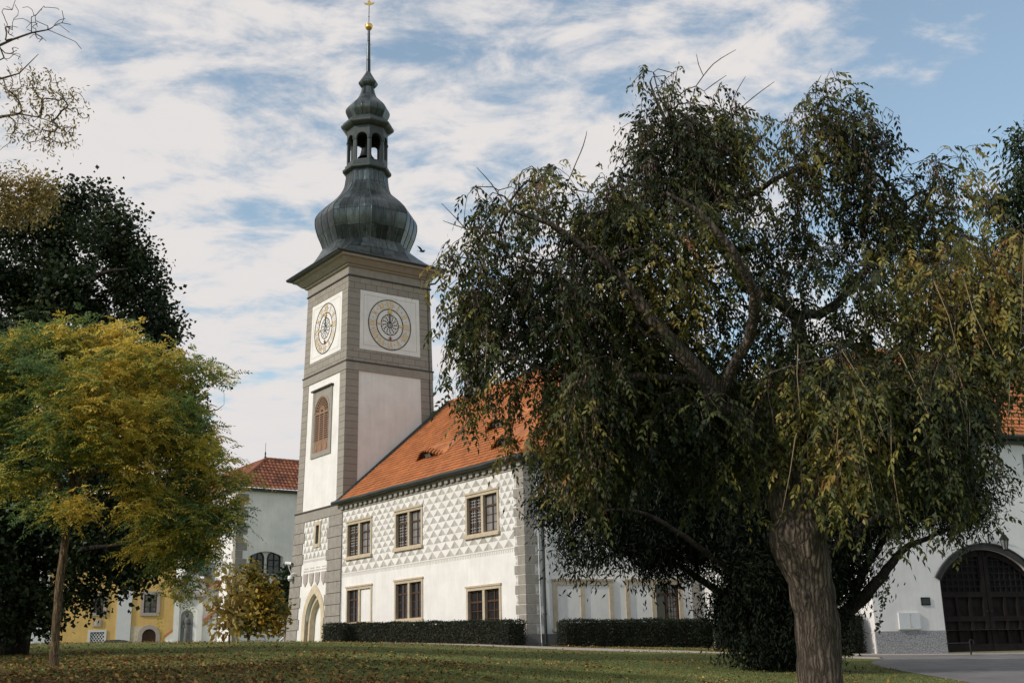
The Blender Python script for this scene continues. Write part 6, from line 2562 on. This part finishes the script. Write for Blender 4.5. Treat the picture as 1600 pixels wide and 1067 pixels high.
c4 = sk.limb([tb(-160, 330), tb(-60, 300), tb(20, 290), tb(60, 300)], [.05, .035, .02, .01], start=t0_[int(len(t0_) * .5)], step=.3)
pts1 = blob_points([(30, 30, 45, 0), (80, 40, 40, 0, .6), (15, 80, 30, 0), (125, 62, 20, 0, .4), (60, 15, 20, 0, .4)], BY, 75, dy=.9)
pts2 = blob_points([(30, 130, 40, 0), (70, 140, 40, 0), (110, 160, 26, 0), (60, 190, 45, 0), (100, 210, 26, 0), (30, 200, 30, 0), (130, 178, 14, 0, .5), (15, 235, 16, 0, .6), (75, 235, 16, 0, .6)], BY, 230, dy=1.0)
pts3 = blob_points([(20, 290, 30, 0), (60, 300, 26, 0), (10, 330, 24, 0), (40, 325, 22, 0), (-30, 300, 40, 0), (75, 320, 10, 0, .5), (60, 345, 12, 0, .6)], BY, 90, dy=1.2)
tipA = sk.grow(pts1, step=.12, keep=c1 + c3, wob=.035)
tipB = sk.grow(pts2, step=.12, keep=c2 + c3, wob=.035)
tipC = sk.grow(pts3, step=.12, keep=c4, wob=.035)
sk.mesh('trunk', TWIG, bare, tip=.006)
P, ax, nr, L, W, r = sprays(tipB, sk, 5, .17, .085, .030, .7, .5, .6)
P2, ax2, nr2, L2, W2, r2 = sprays(tipC, sk, 55, .26, .085, .032, .6, .5, .6)
leaf_mesh('crown', np.concatenate([P, P2]), np.concatenate([ax, ax2]), np.concatenate([nr, nr2]), np.concatenate([L, L2]), np.concatenate([W, W2]), np.concatenate([r, r2]), L_TAN, bare)


# ------------------------------------------------------------------ small trees by the tower
def small_tree(name, label, px, ground_py, Y, trunk_px, blobs, n, n_each, spread, L, W, mat, rbase, rvar, tr=.05, droop=.4, barkm=BARK_YOUNG):
    b = atY(px, ground_py, Y)
    t, b0 = tree_thing(name, label, b[0], Y)
    sk = Skeleton()
    tt_ = lambda x, y, dy=0.0: atY(x, y, Y + dy)
    path = [b0] + [tt_(*p) for p in trunk_px]
    ids = sk.limb(path, list(np.linspace(tr, tr * .35, len(path))), step=.3, wob=.005)
    pts = blob_points(blobs, Y, n, dy=1.0, flat=.95)
    tips = sk.grow(pts, step=.25, keep=ids[len(ids) // 3:], wob=.06)
    sk.mesh('trunk', barkm, t, tip=.006)
    P, ax, nr, Ls, Ws, r = sprays(tips, sk, n_each, spread, L, W, droop, rbase, rvar)
    leaf_mesh('crown', P, ax, nr, Ls, Ws, r, mat, t)
    return t


small_tree('round_maple', 'small round tree half golden half green before the white hall', 389, 1003, 66.0, [(388, 985), (389, 960), (392, 920)],
           [(395, 905, 22, 0), (385, 930, 28, 0), (410, 930, 28, 0), (375, 955, 26, 0), (400, 960, 32, 0), (428, 955, 24, 0), (430, 975, 14, 0, .6), (390, 890, 12, 0, .6)], 150, 34, .42, .26, .2, L_GOLD, .50, .75, .09)
small_tree('dark_tree', 'narrow dark green tree squeezed against the tower foot', 446, 1003, 82.0, [(446, 970), (447, 930)],
           [(447, 905, 16, 0), (440, 925, 14, 0), (450, 930, 18, 0), (442, 950, 14, 0), (452, 955, 14, 0), (452, 892, 10, 0)], 70, 34, .45, .28, .2, L_LINDEN, .45, .4, .08)
small_tree('magnolia_sapling', 'leggy magnolia sapling with few large yellow leaves', 358, 1004, 44.0, [(359, 985), (357, 960), (362, 930), (360, 905)],
           [(350, 900, 16, 0), (370, 910, 16, 0), (345, 935, 18, 0), (375, 940, 14, 0), (350, 965, 20, 0), (372, 970, 16, 0), (340, 985, 10, 0, .7), (335, 960, 8, 0, .5)], 46, 7, .35, .32, .17, L_MAG, .5, .6, .035, .5)


# ------------------------------------------------------------------ clipped hedges
def hedge(name, label, fr, a0, a1, b0, b1, z0, z1, dens=420, leaf=.085):
    o = thing(name, label, 'hedge', fr.p((a0 + a1) / 2, (b0 + b1) / 2, z0))
    m = MB()
    i = .07
    m.box(fr, a0 + i, a1 - i, b0 + i, b1 - i, z0, z1 - i)
    m.build('hedge_core', BARK_DARK, o)
    fs = [('a', b0, a1 - a0, z1 - z0), ('a', b1, a1 - a0, z1 - z0), ('b', a0, b1 - b0, z1 - z0), ('b', a1, b1 - b0, z1 - z0), ('t', z1, a1 - a0, b1 - b0)]
    P, NRM = [], []
    for kind, c, l, h in fs:
        n = int(l * h * dens)
        u, v, w = rng.random(n), rng.random(n), rng.normal(size=n) * .035
        bumpy = .03 * np.sin(u * l * 3.1) * np.cos(v * h * 4.0) + .02 * np.sin(u * l * 9)
        w = w + bumpy
        if kind == 't':
            w = w + .03 * np.sin(u * l * 1.7) + np.where(rng.random(n) > .985, rng.random(n) * .13, 0)
        for j in range(n):
            if kind == 'a':
                s_ = -1 if c == b0 else 1
                P.append(fr.p(a0 + u[j] * l, c - s_ * 0 + s_ * w[j], z0 + v[j] * h))
                NRM.append(fr.B * s_)
            elif kind == 'b':
                s_ = -1 if c == a0 else 1
                P.append(fr.p(c + s_ * w[j], b0 + u[j] * l, z0 + v[j] * h))
                NRM.append(fr.A * s_)
            else:
                P.append(fr.p(a0 + u[j] * l, b0 + v[j] * h, c + w[j]))
                NRM.append(np.array([0, 0, 1.0]))
    P, NRM = np.array(P), np.array(NRM)
    n = len(P)
    ax = rand_dir(n) + NRM * .5 + np.array([0, 0, .3])
    patch = .45 + .2 * np.sin(P[:, 0] * 2.3) * np.sin(P[:, 2] * 3)
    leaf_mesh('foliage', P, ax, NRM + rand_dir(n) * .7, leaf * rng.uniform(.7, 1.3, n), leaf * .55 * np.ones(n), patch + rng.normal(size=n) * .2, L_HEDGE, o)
    return o


def gz_at(fr, a, b):
    q = fr.p(a, b, 0)
    return float(ground(q[0], q[1])) - fr.o[2]


FAS = Fr(P0, A, B, lambda a, b, z: (a, b, z + (1.35 - a) * .0285))
hedge('clipped_hedge', 'long clipped dark hedge under the three lower windows beside the tower', FAS, -18.0, 1.35, -2.05, -1.05, -1.0, 1.03, 480, .085)
hedge('clipped_hedge', 'clipped dark hedge in front of the tan framed blind windows', FC, 1.1, 8.9, -2.4, -1.25, -1.0, 1.0, 480)
hedge('clipped_hedge', 'clipped hedge running along the wing wall behind the yew', FW, 2.3, 7.4, -1.9, -.8, -1.7, .8, 420)
hedge('clipped_hedge', 'tall narrow hedge block at the near corner of the gate wing', FW, 8.2, 10.0, -1.3, -.25, -1.6, .95, 420)
hb = front_frame(228, 1005, 112, 15)
hedge('clipped_hedge', 'low rounded dark green hedge in front of the yellow palace door', hb, .1, 2.7, 0, 1.2, -.6, .95, 320, .14)


# ------------------------------------------------------------------ off-stage trees that shade the near lawn
def shade_tree(x, y, h, r, seed_label):
    b = gpt(x, y, -.1)
    t = thing('park_tree', seed_label, 'tree', b)
    sk = Skeleton()
    ids = sk.limb([b, b + np.array([0, 0, h * .35]), b + np.array([.3, .2, h * .7])], [.4, .3, .12], step=.6)
    v = rand_dir(170)
    pts = b + np.array([0, 0, h * .62]) + v * (rng.random((170, 1)) ** (1 / 3)) * np.array([r, r, h * .36])
    tips = sk.grow(pts, step=.6, keep=ids[len(ids) // 2:], wob=.06)
    sk.mesh('trunk', BARK_DARK, t, tip=.01)
    P, ax, nr, L, W, r_ = sprays(tips, sk, 60, .9, .36, .26, .4, .45, .5)
    leaf_mesh('crown', P, ax, nr, L, W, r_, L_LINDEN, t)


shade_tree(-20, 11, 13, 5, 'broad leafy park tree second along the left of the lawn')
shade_tree(-28, 8.5, 21, 4.4, 'tall leafy park tree rising behind the row along the lawn')
shade_tree(-44, 15, 23, 5, 'tallest leafy park tree at the far left beyond the lawn')
shade_tree(-15, 13, 12, 4.5, 'slimmer leafy park tree in the middle of the row along the lawn')
shade_tree(-30, 27, 14, 5.5, 'broad leafy park tree farthest out along the left of the lawn')


# ------------------------------------------------------------------ grass and fallen leaves
def in_view(n, y0, y1, xm=1.08):
    Y = np.exp(rng.uniform(math.log(y0), math.log(y1), n))
    t = rng.uniform(-.47 * xm, .47 * xm, n)
    return t * Y, Y


def off_pavement(X, Y):
    path = (Y > np.interp(X, [-7.5, -4, 0, 5, 10, 14, 19], [60.5, 56.5, 53.2, 50.2, 47.5, 46.5, 45.5]) - .05) & (Y < np.interp(X, [-6.5, -3, .5, 5.4, 10.2, 14, 19], [62.2, 58.4, 56, 53.2, 50.6, 50, 49.5]) + .05) & (X > -7.5)
    road = X > np.interp(Y, [4, 28, 40, 43.5, 45.4], [12, 12, 12.1, 12.6, 14]) - .05
    court = (X > 13.2) & (Y > 43.5)
    return ~(path | road | court)


X, Y = in_view(190000, 11, 62, 1.4)
k_ = off_pavement(X, Y) & (Y < 58 - .0 * X)
X, Y = X[k_], Y[k_]
n = len(X)
P = np.stack([X, Y, ground(X, Y) - .01], 1)
ax = np.stack([rng.normal(size=n) * .45, rng.normal(size=n) * .45, np.ones(n)], 1)
nr = np.stack([rng.normal(size=n), rng.normal(size=n), .2 * np.ones(n)], 1)
patch = .5 + .25 * np.sin(X * .8 + 1) * np.sin(Y * .55) + .15 * np.sin(X * 2.3) * np.sin(Y * 1.9)
hgt = (.045 + .03 * rng.random(n)) * (.7 + .5 * patch) * np.clip(1.4 - Y / 60, .5, 1)
o = leaf_mesh('grass', P, ax, nr, hgt, .014 + .0005 * Y, np.clip(patch + rng.normal(size=n) * .2, 0, 1), L_GRASS, fold=.05)
tag(o, kind='stuff')
X, Y = in_view(150000, 15, 60, 1.4)
dens = np.clip(.07 + .28 * np.clip((.0 - X / Y) * 3.2, 0, 1) * np.clip((36 - Y) / 9, 0, 1) + .30 * (np.sin(X * .9) * np.sin(Y * .6) > .55), 0, 1)
k_ = off_pavement(X, Y) & (rng.random(len(X)) < dens)
X, Y = X[k_], Y[k_]
# extra leaves along the path's far verge and under the tree
X2 = rng.uniform(1.5, 12, 900)
Y2 = np.interp(X2, [.5, 5.4, 10.2, 14], [56, 53.2, 50.6, 50]) + rng.random(900) ** 2 * 2.5 + .1
X3 = rng.uniform(-8, 0, 260)
Y3 = np.interp(X3, [-6.5, -3, .5], [62.2, 58.4, 56]) + rng.normal(size=260) * .25
X, Y = np.concatenate([X, X2, X3]), np.concatenate([Y, Y2, Y3])
n = len(X)
P = np.stack([X, Y, ground(X, Y) + .02 + .025 * rng.random(n)], 1)
ax = np.stack([rng.normal(size=n), rng.normal(size=n), rng.normal(size=n) * .35 + .1], 1)
nr = np.stack([rng.normal(size=n) * .5, rng.normal(size=n) * .5, np.ones(n)], 1)
o = leaf_mesh('fallen_leaves', P, ax, nr, rng.uniform(.05, .12, n), rng.uniform(.035, .075, n), rng.random(n), L_LITTER, fold=.25)
tag(o, kind='stuff')

for o in list(bpy.data.objects):
    if '_base' in o:
        del o['_base']
